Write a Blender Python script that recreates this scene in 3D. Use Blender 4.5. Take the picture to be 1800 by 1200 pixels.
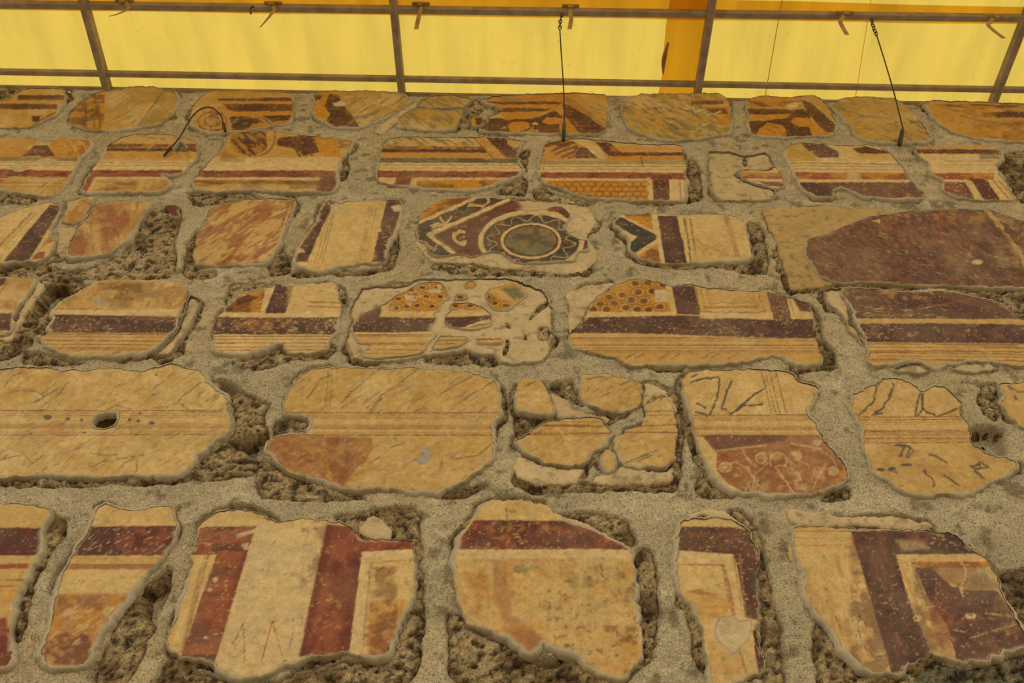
import bpy, math, random
import numpy as np
from mathutils import Matrix, Vector

random.seed(7)
SC = bpy.context.scene
for o in list(bpy.data.objects):
    bpy.data.objects.remove(o)

# ------------------------------------------------------------------ camera
D = 2.2                       # camera stands 2.2 m in front of the wall face (the plane y = 0)
EYE = np.array([0.0, -D, 1.6])
FPX, PPX, PPY = 1540.0, 972.25, 600.0
def _rx(a): c, s = np.cos(a), np.sin(a); return np.array([[1, 0, 0], [0, c, -s], [0, s, c]])
def _rz(a): c, s = np.cos(a), np.sin(a); return np.array([[c, -s, 0], [s, c, 0], [0, 0, 1]])
ROT = _rz(math.radians(-1.60171)) @ _rx(math.pi / 2 + math.radians(48.03006)) @ _rz(math.radians(-0.77649))
cam = bpy.data.cameras.new('camera')
cam.sensor_fit = 'HORIZONTAL'; cam.sensor_width = 36.0
cam.lens = FPX / 1800 * 36.0
cam.shift_x = -(PPX - 900) / 1800
cam.clip_start = 0.05; cam.clip_end = 200
camo = bpy.data.objects.new('camera', cam)
M4 = np.eye(4); M4[:3, :3] = ROT; M4[:3, 3] = EYE
camo.matrix_world = Matrix(M4.tolist())
SC.collection.objects.link(camo); SC.camera = camo

# ------------------------------------------------------------------ sky, exposure
world = bpy.data.worlds.new('overcast_sky'); SC.world = world
world.use_nodes = True
_bg = world.node_tree.nodes['Background']
_bg.inputs[0].default_value = (1.0, 0.965, 0.90, 1); _bg.inputs[1].default_value = 1.25
SC.view_settings.view_transform = 'Standard'; SC.view_settings.look = 'None'
SC.view_settings.gamma = 1.0; SC.view_settings.use_curve_mapping = False
SC.view_settings.exposure = 0.0
SC.cycles.max_bounces = 8; SC.cycles.transmission_bounces = 6

# ------------------------------------------------------------------ places: a sight line cut with a plane
def ray(px, py):
    px = np.asarray(px, float); py = np.asarray(py, float)
    v = np.stack([(px - PPX) / FPX, -(py - PPY) / FPX, -np.ones_like(px)], -1)
    return v @ ROT.T
def on_wall(px, py, y=0.0):
    v = ray(px, py); t = (y - EYE[1]) / v[..., 1]
    return EYE + v * t[..., None]
def on_level(px, py, z):
    v = ray(px, py); t = (z - EYE[2]) / v[..., 2]
    return EYE + v * t[..., None]
def to_px(X, Z):
    v = np.stack([X - EYE[0], np.full_like(X, -EYE[1]), Z - EYE[2]], -1) @ ROT
    return np.stack([PPX + FPX * v[:, 0] / -v[:, 2], PPY - FPX * v[:, 1] / -v[:, 2]], -1)

# survey sheets of the wall: letter -> (origin x, origin y, scale)
TILE = dict(a=(0, 0, 3), b=(600, 0, 3), c=(1200, 0, 3), d=(0, 330, 3), e=(600, 330, 3), f=(1200, 330, 3),
            g=(0, 600, 3), h=(600, 600, 3), i=(1200, 600, 3), j=(0, 800, 3), k=(600, 800, 3), l=(1200, 800, 3),
            m=(720, 330, 5), n=(600, 470, 4.5), o=(800, 150, 6), p=(1280, 150, 1800 / 520), q=(1100, 0, 1800 / 350), r=(0, 0, 4))
def T(t, pts):
    ox, oy, s = TILE[t]
    a = np.asarray(pts, float).reshape(-1, 2)
    return a / s + np.array([ox, oy])
def wallpoly(P):
    w = on_wall(P[:, 0], P[:, 1]); return w[:, [0, 2]]

# ------------------------------------------------------------------ numpy noise
_rng = np.random.default_rng(11)
_TAB = _rng.random((256, 256))
def vn(x, y, seed=0):
    x = x + seed * 17.31; y = y + seed * 9.77
    xi = np.floor(x).astype(np.int64); yi = np.floor(y).astype(np.int64)
    fx = x - xi; fy = y - yi
    fx = fx * fx * (3 - 2 * fx); fy = fy * fy * (3 - 2 * fy)
    g = lambda i, j: _TAB[i & 255, j & 255]
    a = g(xi, yi) * (1 - fx) + g(xi + 1, yi) * fx
    b = g(xi, yi + 1) * (1 - fx) + g(xi + 1, yi + 1) * fx
    return a * (1 - fy) + b * fy
def fbm(x, y, octv=4, seed=0):
    s = 0; a = 0.5; t = 0
    for k in range(octv):
        s = s + a * vn(x, y, seed + k * 3); t += a; a *= 0.55; x = x * 2.03; y = y * 2.03
    return s / t
def sst(a, b, x):
    t = np.clip((x - a) / (b - a), 0, 1); return t * t * (3 - 2 * t)
def lin(c):
    c = np.asarray(c, float) / 255.0
    return np.where(c <= 0.04045, c / 12.92, ((c + 0.055) / 1.055) ** 2.4)

# ------------------------------------------------------------------ polygons
def signed(P, poly, chunk=3000):
    """signed distance (inside positive) and nearest border point"""
    o = poly.mean(0); A = (poly - o).astype(np.float32); B = np.roll(A, -1, 0); E = B - A
    ax, ay, ex, ey, by = A[:, 0], A[:, 1], E[:, 0], E[:, 1], B[:, 1]
    iL = (1 / (ex * ex + ey * ey + 1e-12)).astype(np.float32); sl = ex / np.where(np.abs(ey) < 1e-12, 1e-12, ey)
    Q = (P - o).astype(np.float32); out = np.empty(len(P)); near = np.empty((len(P), 2))
    for s in range(0, len(P), chunk):
        px = Q[s:s + chunk, 0:1]; py = Q[s:s + chunk, 1:2]
        dx = px - ax; dy = py - ay
        t = dx * ex; t += dy * ey; t *= iL; np.clip(t, 0, 1, out=t)
        rx = dx - t * ex; ry = dy - t * ey; rx *= rx; ry *= ry; rx += ry
        k = rx.argmin(1); r = np.arange(len(px)); tk = t[r, k]
        c = (ay > py) != (by > py); c &= dx < dy * sl
        ins = np.count_nonzero(c, axis=1) % 2 == 1
        out[s:s + chunk] = np.sqrt(rx[r, k]) * np.where(ins, 1, -1)
        near[s:s + chunk, 0] = ax[k] + tk * ex[k]; near[s:s + chunk, 1] = ay[k] + tk * ey[k]
    return out, near + o
def area(P):
    x, y = P[:, 0], P[:, 1]; return 0.5 * (x * np.roll(y, -1) - y * np.roll(x, -1)).sum()
def ragged(poly, ds=0.009, amp=0.005, seed=0, smooth=1):
    """outline in wall metres, corners cut, resampled, roughened; counter-clockwise"""
    P = poly if area(poly) > 0 else poly[::-1]
    for _ in range(smooth):
        Q = np.roll(P, -1, 0)
        P = np.stack([0.87 * P + 0.13 * Q, 0.13 * P + 0.87 * Q], 1).reshape(-1, 2)
    Q = np.vstack([P, P[:1]]); seg = np.sqrt(((Q[1:] - Q[:-1]) ** 2).sum(1)); cum = np.concatenate([[0], seg.cumsum()])
    n = max(12, int(cum[-1] / ds)); t = np.linspace(0, cum[-1], n, endpoint=False)
    R = np.stack([np.interp(t, cum, Q[:, 0]), np.interp(t, cum, Q[:, 1])], 1)
    N = normals(R)
    d = (fbm(R[:, 0] * 24, R[:, 1] * 24, 5, seed) - 0.5) * 3.6 * amp + (vn(R[:, 0] * 75, R[:, 1] * 75, seed + 5) - 0.5) * amp * 1.1 + (vn(R[:, 0] * 170, R[:, 1] * 170, seed + 7) - 0.5) * amp * 0.8
    return R + N * d[:, None]
def normals(R):
    t = np.roll(R, -1, 0) - np.roll(R, 1, 0); t /= np.linalg.norm(t, axis=1)[:, None] + 1e-9
    return np.stack([t[:, 1], -t[:, 0]], 1)     # outward for counter-clockwise

# ------------------------------------------------------------------ objects
def link(name, me, mat=None, parent=None):
    if mat: me.materials.append(mat)
    o = bpy.data.objects.new(name, me); SC.collection.objects.link(o)
    if parent: o.parent = parent
    return o
def empty(name, loc, label=None, cat=None, group=None):
    o = bpy.data.objects.new(name, None); SC.collection.objects.link(o); o.location = loc; o.empty_display_size = 0.1
    tag(o, label, cat, group); return o
def tag(o, label=None, cat=None, group=None, kind=None):
    for k, v in (('label', label), ('category', cat), ('group', group), ('kind', kind)):
        if v: o[k] = v
    return o
def mesh_np(name, V, Q, col=None, smooth=True):
    me = bpy.data.meshes.new(name)
    V = np.asarray(V, np.float32); Q = np.asarray(Q, np.int32)
    me.vertices.add(len(V)); me.vertices.foreach_set('co', V.ravel())
    me.loops.add(Q.size); me.loops.foreach_set('vertex_index', Q.ravel())
    me.polygons.add(len(Q)); me.polygons.foreach_set('loop_start', np.arange(0, Q.size, Q.shape[1], dtype=np.int32))
    me.polygons.foreach_set('use_smooth', np.full(len(Q), smooth))
    me.update(calc_edges=True)
    if col is not None:
        at = me.color_attributes.new('Col', 'FLOAT_COLOR', 'POINT')
        c = np.ones((len(V), 4), np.float32); c[:, :3] = col; at.data.foreach_set('color', c.ravel())
    return me
def box(V, Q, lo, hi):
    b = len(V); x0, y0, z0 = lo; x1, y1, z1 = hi
    V += [(x0, y0, z0), (x1, y0, z0), (x1, y1, z0), (x0, y1, z0), (x0, y0, z1), (x1, y0, z1), (x1, y1, z1), (x0, y1, z1)]
    Q += [(b, b + 3, b + 2, b + 1), (b + 4, b + 5, b + 6, b + 7), (b, b + 1, b + 5, b + 4), (b + 1, b + 2, b + 6, b + 5), (b + 2, b + 3, b + 7, b + 6), (b + 3, b, b + 4, b + 7)]
def bar(p, q, w, h, up=(0, 0, 1)):
    """a rectangular hollow section from p to q"""
    p, q = np.array(p, float), np.array(q, float); d = q - p; d /= np.linalg.norm(d)
    s = np.cross(d, up); s /= np.linalg.norm(s); u = np.cross(s, d)
    ch = min(w, h) * 0.12
    prof = [(-w/2+ch, -h/2), (w/2-ch, -h/2), (w/2, -h/2+ch), (w/2, h/2-ch), (w/2-ch, h/2), (-w/2+ch, h/2), (-w/2, h/2-ch), (-w/2, -h/2+ch)]
    V = [tuple(e + s * a + u * b) for e in (p, q) for a, b in prof]
    F = [[k, (k + 1) % 8, 8 + (k + 1) % 8, 8 + k] for k in range(8)]
    me = bpy.data.meshes.new('bar'); me.from_pydata(V, [], F + [list(range(7, -1, -1)), list(range(8, 16))]); me.update()
    return me
def tube(pts, r, n=8, name='tube', closed=False):
    P = np.array(pts, float); m = len(P)
    r = np.full(m, r) if np.isscalar(r) else np.array(r, float)
    t = (np.roll(P, -1, 0) - np.roll(P, 1, 0)) if closed else np.gradient(P, axis=0)
    t /= np.linalg.norm(t, axis=1)[:, None] + 1e-12
    ref = np.array([0.31, 0.9, 0.2]); V = []
    for k in range(m):
        s = np.cross(t[k], ref); s /= np.linalg.norm(s); u = np.cross(s, t[k])
        for a in range(n):
            th = 2 * math.pi * a / n; V.append(tuple(P[k] + r[k] * (s * math.cos(th) + u * math.sin(th))))
    F = []
    for k in range(m if closed else m - 1):
        k2 = (k + 1) % m
        for a in range(n): F.append([k*n + a, k*n + (a+1) % n, k2*n + (a+1) % n, k2*n + a])
    if not closed: F += [list(range(n - 1, -1, -1)), [(m-1)*n + a for a in range(n)]]
    me = bpy.data.meshes.new(name); me.from_pydata(V, [], F); me.polygons.foreach_set('use_smooth', [True] * len(F)); me.update()
    return me
def curve(pts, n=40):
    """smooth polyline through points (Catmull-Rom)"""
    P = np.array(pts, float); P = np.vstack([2*P[0] - P[1], P, 2*P[-1] - P[-2]]); out = []
    segs = len(P) - 3; per = max(2, n // segs)
    for i in range(segs):
        a, b, c, d = P[i:i+4]
        for t in np.linspace(0, 1, per, endpoint=False):
            out.append(0.5 * ((2*b) + (c-a)*t + (2*a-5*b+4*c-d)*t*t + (3*b-a-3*c+d)*t**3))
    out.append(P[-2]); return np.array(out)

# ------------------------------------------------------------------ materials
def mat(name):
    m = bpy.data.materials.new(name); m.use_nodes = True; nt = m.node_tree
    return m, nt, nt.nodes['Principled BSDF']
def nd(nt, t, **kw):
    n = nt.nodes.new(t)
    for k, v in kw.items():
        if k in n.inputs: n.inputs[k].default_value = v
        else: setattr(n, k, v)
    return n
def ramp(nt, stops):
    n = nt.nodes.new('ShaderNodeValToRGB'); cr = n.color_ramp
    while len(cr.elements) < len(stops): cr.elements.new(0.5)
    for e, (p, c) in zip(cr.elements, stops):
        e.position = p; e.color = (c, c, c, 1) if np.isscalar(c) else (*c, 1)
    return n
def coloured(name, grains, bump, rough=0.9, specks=None):
    """vertex paint multiplied by grain noises: grains = [(scale, lo, hi, detail)], bump = [(scale, strength, distance)]"""
    m, nt, b = mat(name); L = nt.links.new
    tc = nd(nt, 'ShaderNodeTexCoord'); at = nd(nt, 'ShaderNodeAttribute', attribute_name='Col')
    cur = at.outputs['Color']
    for sc, lo, hi, det in grains:
        nz = nd(nt, 'ShaderNodeTexNoise', Scale=sc, Detail=det, Roughness=0.65); L(tc.outputs['Object'], nz.inputs['Vector'])
        rp = ramp(nt, [(0.30, lo), (0.70, hi)]); L(nz.outputs['Fac'], rp.inputs['Fac'])
        mx = nd(nt, 'ShaderNodeMix', data_type='RGBA', blend_type='MULTIPLY'); mx.inputs[0].default_value = 1
        L(cur, mx.inputs[6]); L(rp.outputs['Color'], mx.inputs[7]); cur = mx.outputs[2]
    if specks:
        sc, thr, dark = specks
        nz = nd(nt, 'ShaderNodeTexNoise', Scale=sc, Detail=2.0, Roughness=0.5); L(tc.outputs['Object'], nz.inputs['Vector'])
        rp = ramp(nt, [(thr, 1.0), (thr + 0.07, dark)]); L(nz.outputs['Fac'], rp.inputs['Fac'])
        mx = nd(nt, 'ShaderNodeMix', data_type='RGBA', blend_type='MULTIPLY'); mx.inputs[0].default_value = 1
        L(cur, mx.inputs[6]); L(rp.outputs['Color'], mx.inputs[7]); cur = mx.outputs[2]
    L(cur, b.inputs['Base Color']); b.inputs['Roughness'].default_value = rough
    b.inputs['Specular IOR Level'].default_value = 0.2
    prev = None
    for sc, st, di in bump:
        nz = nd(nt, 'ShaderNodeTexNoise', Scale=sc, Detail=4.0, Roughness=0.65); L(tc.outputs['Object'], nz.inputs['Vector'])
        bp = nd(nt, 'ShaderNodeBump', Strength=st, Distance=di); L(nz.outputs['Fac'], bp.inputs['Height'])
        if prev: L(prev.outputs['Normal'], bp.inputs['Normal'])
        prev = bp
    if prev: L(prev.outputs['Normal'], b.inputs['Normal'])
    return m
M_PAINT = coloured('fresco_plaster', [(16, 0.90, 1.07, 5.0), (48, 0.84, 1.12, 4.0), (210, 0.85, 1.12, 2.0)], [(45, 0.35, 0.004), (220, 0.35, 0.0015)], 0.75, (120, 0.68, 0.62))
M_BARE = coloured('bare_plaster', [(30, 0.88, 1.08, 4.0), (190, 0.86, 1.08, 2.0)], [(40, 0.5, 0.006), (200, 0.4, 0.002)], 0.9, (70, 0.66, 0.6))
M_EDGE = coloured('edge_mortar', [(45, 0.86, 1.08, 3.0), (260, 0.80, 1.1, 2.0)], [(60, 0.4, 0.004), (260, 0.5, 0.002)], 0.9)
M_MORTAR = coloured('sandy_mortar', [(26, 0.86, 1.08, 4.0), (170, 0.60, 1.26, 3.0), (400, 0.66, 1.30, 1.0)], [(90, 0.8, 0.008), (330, 0.8, 0.003)], 0.95, (150, 0.60, 0.42))
M_STONE = coloured('weathered_stone', [(24, 0.78, 1.15, 5.0), (95, 0.56, 1.36, 5.0), (260, 0.62, 1.34, 2.0)], [(45, 1.0, 0.016), (130, 1.0, 0.010)], 0.95, (75, 0.60, 0.34))

# ------------------------------------------------------------------ pigments (sRGB)
C = dict(Y=(192, 151, 82), y=(203, 166, 99), G=(184, 141, 60), C=(207, 172, 112), W=(196, 168, 118), w=(188, 160, 110),
         P=(80, 51, 42), p=(104, 69, 54), H=(180, 138, 60), Z=(152, 100, 58), R=(138, 66, 40), r=(146, 76, 46), D=(98, 46, 34), O=(190, 126, 32), o=(190, 138, 60),
         B=(112, 66, 28), b=(80, 46, 24), K=(61, 56, 44), g=(114, 104, 66), V=(110, 96, 70), v=(84, 72, 56), L=(128, 78, 36), n=(158, 110, 52), N=(96, 60, 34), x=(160, 146, 122), t=(180, 146, 88))

STONES = []
def F(t, pts, label=None, base='Y', bare=False, holes=(), edge=1.0, up=0.0, rag=1.0):
    return dict(poly=T(t, pts), label=label, base=base, bare=bare, holes=[T(*h) for h in holes], edge=edge, up=up, rag=rag)
def S(*frags, X=(), dil=9, tone=0, deep=()):
    STONES.append(dict(frags=frags, extra=[T(*x) for x in X], dil=dil, tone=tone, deep=[T(*x) for x in deep]))

# ---- first course (under the canopy)
S(F('a', [(-120,520),(-20,530),(50,520),(80,490),(130,464),(330,463),(352,500),(330,550),(300,580),(295,600),(240,625),(190,655),(150,672),(0,672),(-120,665)], 'fragment with brown and orange mouldings', 'G'),
  X=[('a', [(-120,462),(130,455),(350,462),(300,500),(80,520),(-120,560)])])
S(F('a', [(440,530),(500,492),(545,480),(700,456),(800,458),(860,470),(930,490),(945,520),(930,570),(880,625),(840,655),(700,675),(560,690),(470,685),(400,670),(350,640),(360,610),(385,570)], 'pale ochre fragment with an orange brown panel on its left', 'H'))
S(F('a', [(1045,520),(1110,480),(1300,475),(1545,485),(1540,620),(1520,650),(1440,660),(1300,685),(1190,695),(1080,690),(1000,660),(1000,610),(1010,560)], 'fragment with brown bands and a curved bracket', 'G'))
S(F('b', [(-150,500),(-100,478),(0,478),(220,482),(330,495),(370,530),(350,555),(270,600),(180,640),(100,665),(40,672),(-40,670),(-80,640),(-130,620),(-160,590),(-140,540)], 'pale marbled fragment with a dark brown diagonal', 'H'))
S(F('b', [(290,665),(310,620),(370,570),(430,572),(540,583),(630,572),(640,585),(620,640),(600,680),(500,685),(400,680)], 'lower half of a split marbled fragment', 'H', edge=.7),
  F('b', [(395,553),(430,525),(480,500),(580,500),(650,515),(690,520),(650,560),(540,571),(430,562)], 'upper half of a split marbled fragment', 'H', edge=.6),
  F('b', [(170,690),(215,640),(330,560),(390,530),(410,545),(330,610),(280,650),(210,710)], base='W', bare=True, edge=0), dil=6)
S(F('b', [(740,525),(800,505),(1000,495),(1230,488),(1400,496),(1410,560),(1400,640),(1390,690),(1330,705),(1100,705),(900,695),(760,690),(735,680),(765,645),(770,615),(790,608),(835,600),(840,575),(820,555),(770,545)], 'fragment with dark brown meander and rosettes', 'O'),
  F('b', [(690,625),(700,612),(740,615),(758,640),(735,662),(695,668)], base='O', edge=.5), X=[('b', [(640,520),(720,500),(750,520),(760,560),(700,600),(660,640),(620,650)])])
S(F('b', [(1480,560),(1520,510),(1600,496),(1800,492),(1980,490),(2030,508),(2050,560),(2060,660),(2040,700),(1920,725),(1800,738),(1700,730),(1640,720),(1560,700),(1510,660),(1480,600)], 'yellow marbled fragment with an orange corner', 'H'))
S(F('c', [(360,520),(420,506),(560,512),(680,502),(730,522),(770,560),(810,660),(790,710),(720,712),(560,722),(400,715),(360,700),(345,640),(350,600),(330,570)], 'fragment with orange shapes on dark brown', 'G'))
S(F('c', [(790,560),(830,522),(900,510),(1000,512),(1110,518),(1170,545),(1220,600),(1280,670),(1310,720),(1280,745),(1150,750),(1000,745),(920,720),(880,660),(830,600)], 'plain yellow green marbled fragment', 'H'), X=[('c', [(1100,520),(1190,545),(1330,720),(1280,755),(1230,700)])])
S(F('c', [(1300,575),(1270,545),(1310,528),(1420,533),(1560,535),(1700,545),(1930,550),(1930,745),(1800,745),(1650,735),(1540,725),(1430,700),(1370,660),(1320,610)], 'fragment with broad orange and brown bands', 'G'), X=[('c', [(1230,545),(1270,515),(1310,530),(1350,620),(1300,590)])])
# ---- second course
S(F('a', [(-120,720),(0,730),(100,720),(160,730),(250,750),(370,725),(470,735),(480,765),(440,810),(400,860),(370,920),(330,990),(290,1025),(230,1035),(100,1015),(0,1000),(-120,990)], 'fragment with leaves above a thin red band', 'G'), X=[('a', [(-120,990),(100,1005),(190,1030),(180,1060),(0,1070),(-120,1060)])])
S(F('a', [(650,720),(740,705),(880,705),(1000,735),(1045,755),(1050,790),(1020,850),(975,900),(930,920),(840,915),(900,950),(900,975),(840,1010),(760,1015),(600,1010),(440,1010),(430,990),(460,940),(500,880),(540,820),(570,760)], 'fragment with a brown cornice and a red frame corner', 'Y', holes=[('a', [(940,745),(965,745),(985,775),(970,800),(935,805),(910,790),(925,765)])]))
S(F('a', [(1190,720),(1260,690),(1400,685),(1520,700),(1660,720),(1780,730),(1860,740),(1835,790),(1790,850),(1770,900),(1775,960),(1760,1010),(1650,1010),(1400,1005),(1280,1000),(1150,1010),(1030,995),(1000,965),(1040,920),(1080,870),(1140,820),(1180,770)], 'fragment with a dark fluted disc and a wing', 'G'), X=[('a', [(980,1000),(1300,990),(1400,1040),(1200,1060),(1000,1070)]), ('a', [(1780,860),(1840,800),(1830,930),(1790,940)])])
S(F('b', [(240,730),(330,720),(600,722),(700,720),(840,725),(955,740),(940,780),(925,830),(940,870),(960,890),(930,920),(870,945),(800,975),(680,1000),(520,998),(400,985),(280,970),(195,960),(185,900),(195,850),(210,790)], 'fragment with a pale diagonal crossing brown mouldings', 'Y'), X=[('b', [(870,960),(960,900),(985,960),(960,1020),(800,1010)]), ('b', [(935,790),(990,760),(980,900),(945,890)])])
S(F('b', [(1070,760),(1120,745),(1200,735),(1280,725),(1400,745),(1560,755),(1700,760),(1800,765),(1812,800),(1818,880),(1818,940),(1818,1050),(1740,1058),(1620,1055),(1420,1050),(1320,1040),(1230,1025),(1150,985),(1060,965),(1040,930),(1040,860),(1060,810)], 'fragment with a leaf, a red band and an orange scale panel', 'Y'), X=[('b', [(1010,990),(1060,975),(1150,1000),(1240,1040),(1330,1060),(1200,1075),(1080,1060),(1020,1030)])], tone=1)
S(F('c', [(280,908),(360,898),(440,905),(495,880),(522,930),(535,980),(490,992),(400,970),(330,945)], 'small fragment crossed by a red band', 'C', edge=.6),
  F('c', [(130,800),(250,800),(330,820),(440,800),(485,870),(440,900),(360,890),(270,905),(330,955),(400,980),(490,1000),(480,1045),(380,1055),(200,1055),(150,1000),(140,900)], base='w', bare=True, edge=.4, holes=[('c', [(318,822),(340,822),(345,860),(328,876),(318,850)])]), X=[('c', [(20,830),(90,830),(110,1050),(20,1060)])])
S(F('c', [(540,780),(600,755),(740,755),(830,770),(900,765),(1020,765),(1090,800),(1150,870),(1190,930),(1230,980),(1280,1025),(1270,1040),(1100,1045),(940,1030),(880,1000),(830,982),(800,1000),(800,1040),(700,1035),(640,1000),(600,930),(570,870),(540,820)], 'fragment with a red band above a wide purple one', 'y'))
S(F('c', [(1230,790),(1300,775),(1450,770),(1560,765),(1680,790),(1690,830),(1640,870),(1690,950),(1760,1050),(1560,1055),(1460,1040),(1360,1000),(1380,950),(1310,915),(1300,860),(1240,820)], 'fragment with a red cross band and a dark upright', 'C'))
S(X=[('c', [(1700,790),(1930,770),(1930,1060),(1780,1060),(1700,900),(1660,870)])], tone=2)
# ---- third course
S(F('d', [(-120,200),(-60,170),(60,130),(180,90),(260,75),(320,85),(330,110),(300,165),(275,200),(270,250),(285,300),(270,350),(200,385),(80,390),(-120,400)], 'fragment with a slanting purple stripe', 'y'),
  F('d', [(370,70),(480,50),(490,80),(450,150),(400,190),(330,180),(350,120)], 'small ochre fragment', 'Y', edge=.6), X=[('d', [(-120,390),(200,395),(300,400),(500,470),(300,480),(0,480),(-120,470)])])
S(F('d', [(500,90),(600,65),(780,70),(780,110),(740,180),(690,240),(640,300),(560,350),(450,365),(360,355),(370,290),(400,220),(460,150)], 'ochre fragment mottled with faded red', 'Y'),
  F('d', [(290,200),(330,195),(410,200),(380,260),(350,345),(300,360)], base='W', bare=True, edge=0),
  F('d', [(860,95),(938,92),(950,156),(904,150)], 'small dark red chip of paint', 'D', edge=0),
  X=[('d', [(720,180),(760,120),(860,95),(950,100),(945,200),(920,280),(930,400),(900,460),(780,470),(600,470),(480,480),(320,440),(480,400),(600,350),(700,260)])], tone=1)
S(F('d', [(1160,90),(1280,60),(1400,55),(1560,60),(1540,130),(1500,200),(1480,260),(1470,300),(1420,370),(1380,395),(1250,400),(1130,415),(1030,400),(1020,350),(1050,260),(1060,190),(1100,120)], 'ochre fragment brushed with slanting red marks', 'Y'), X=[('d', [(950,420),(980,280),(1040,200),(1030,330),(1020,410),(1150,425),(1140,460),(980,470)]), ('d', [(1400,400),(1480,300),(1520,330),(1530,440),(1420,460)])])
S(F('e', [(-60,62),(-30,75),(10,90),(20,70),(100,72),(200,64),(300,62),(322,80),(318,150),(290,210),(260,260),(235,330),(238,395),(100,395),(0,410),(-100,440),(-160,430),(-250,400),(-240,340),(-190,270),(-130,180),(-110,110)], 'cream fragment between two purple stripes', 'y'), X=[('e', [(-270,420),(-160,440),(0,425),(235,405),(260,270),(300,210),(300,330),(260,430),(0,450),(-260,460)])])
S(F('m', [(115,200),(180,140),(300,100),(450,85),(580,85),(700,85),(850,100),(960,120),(985,160),(1000,200),(1070,205),(1120,205),(1180,190),(1260,165),(1340,170),(1400,215),(1420,260),(1380,300),(1360,340),(1400,400),(1480,450),(1560,460),(1570,540),(1480,550),(1440,640),(1200,650),(1000,660),(920,650),(840,600),(800,560),(700,560),(600,590),(540,610),(440,575),(320,590),(230,600),(150,560),(150,480),(80,460),(70,370),(90,280)], 'fragment with a grey roundel ringed by dark scrollwork', 'P', edge=.55, rag=.5),
  F('m', [(50,400),(110,180),(300,85),(580,72),(980,98),(1100,108),(1250,115),(1480,130),(1610,190),(1650,290),(1560,420),(1660,540),(1640,640),(1540,720),(1380,740),(1100,700),(900,700),(700,670),(500,640),(200,640),(150,590),(60,490)], base='W', bare=True, edge=0), X=[('m', [(160,640),(700,660),(1400,700),(1600,650),(1620,720),(1400,760),(1000,745),(500,740),(200,690)])], tone=1)
S(F('e', [(1440,180),(1470,140),(1640,136),(1800,142),(1860,138),(2000,138),(2090,155),(2120,190),(2150,260),(2170,340),(2165,370),(2000,385),(1860,395),(1700,400),(1640,390),(1560,355),(1520,320),(1530,270),(1480,230)], 'fragment with the tip of a black lozenge and a purple stripe', 'y', rag=.7), X=[('f', [(330,170),(400,160),(440,240),(460,440),(400,450),(380,330)]), ('f', [(200,390),(380,375),(450,420),(430,450),(240,420)])])
S(F('f', [(1200,125),(1300,115),(1480,110),(1600,112),(1700,140),(1800,180),(1930,200),(1930,522),(1700,525),(1600,520),(1400,515),(1200,510),(950,495),(830,500),(720,465),(680,410),(650,350),(645,310),(660,270),(780,235),(900,185),(1000,150),(1100,135)], 'large plain purple brown fragment', 'p', edge=.5, rag=.5),
  F('f', [(415,112),(470,98),(700,92),(900,98),(1060,112),(1210,118),(1130,150),(1010,170),(940,200),(790,255),(680,290),(665,330),(700,410),(740,465),(800,500),(740,515),(640,525),(570,525),(540,430),(510,330),(470,220)], base='t', bare=True, edge=0), dil=12)
# ---- fourth course
S(F('d', [(-120,480),(60,470),(170,470),(180,500),(140,570),(100,610),(80,660),(60,700),(55,750),(30,770),(-120,785)], 'end of a fragment with a purple band', 'Y'),
  F('d', [(185,480),(240,500),(200,560),(150,620),(110,690),(80,760),(40,800),(-120,815),(-120,790),(40,775),(70,740),(90,660),(150,570)], base='W', bare=True, edge=0),
  X=[('d', [(230,500),(300,470),(420,480),(480,500),(400,555),(320,600),(260,660),(220,740),(150,820),(80,880),(-120,910),(-120,800),(60,780),(100,680),(180,560)])], deep=[('d', [(260,510),(350,490),(360,540),(260,600),(180,680),(170,620)])])
S(F('d', [(480,510),(520,490),(700,488),(860,490),(950,515),(990,545),(970,600),(940,660),(920,740),(860,800),(810,840),(750,865),(600,880),(380,890),(300,860),(230,815),(215,790),(270,760),(250,740),(280,690),(265,660),(320,600),(400,560)], 'ochre fragment with a purple band and thin lines', 'Y'),
  F('d', [(1000,565),(1060,590),(1040,650),(990,730),(940,800),(890,870),(820,870),(880,820),(950,740),(975,650)], base='W', bare=True, edge=.3), X=[('d', [(800,880),(880,860),(970,790),(960,860),(850,925)]), ('d', [(100,850),(230,860),(330,890),(500,910),(300,925),(110,910)])])
S(F('d', [(1180,640),(1250,570),(1330,540),(1420,520),(1450,505),(1550,515),(1760,500),(1775,560),(1800,600),(1790,690),(1770,760),(1730,840),(1700,865),(1600,875),(1520,870),(1500,825),(1440,820),(1330,870),(1200,875),(1130,860),(1115,790),(1135,720),(1140,680)], 'fragment with a purple upright joining a worn purple band', 'y'),
  X=[('d', [(1190,620),(1180,560),(1210,490),(1400,488),(1430,510),(1330,540),(1250,570)]), ('d', [(1200,905),(1330,878),(1450,830),(1510,838),(1535,900),(1400,945),(1250,935)]), ('d', [(1560,490),(1780,490),(1820,530),(1830,600),(1790,590),(1770,510)])], tone=1)
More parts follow.
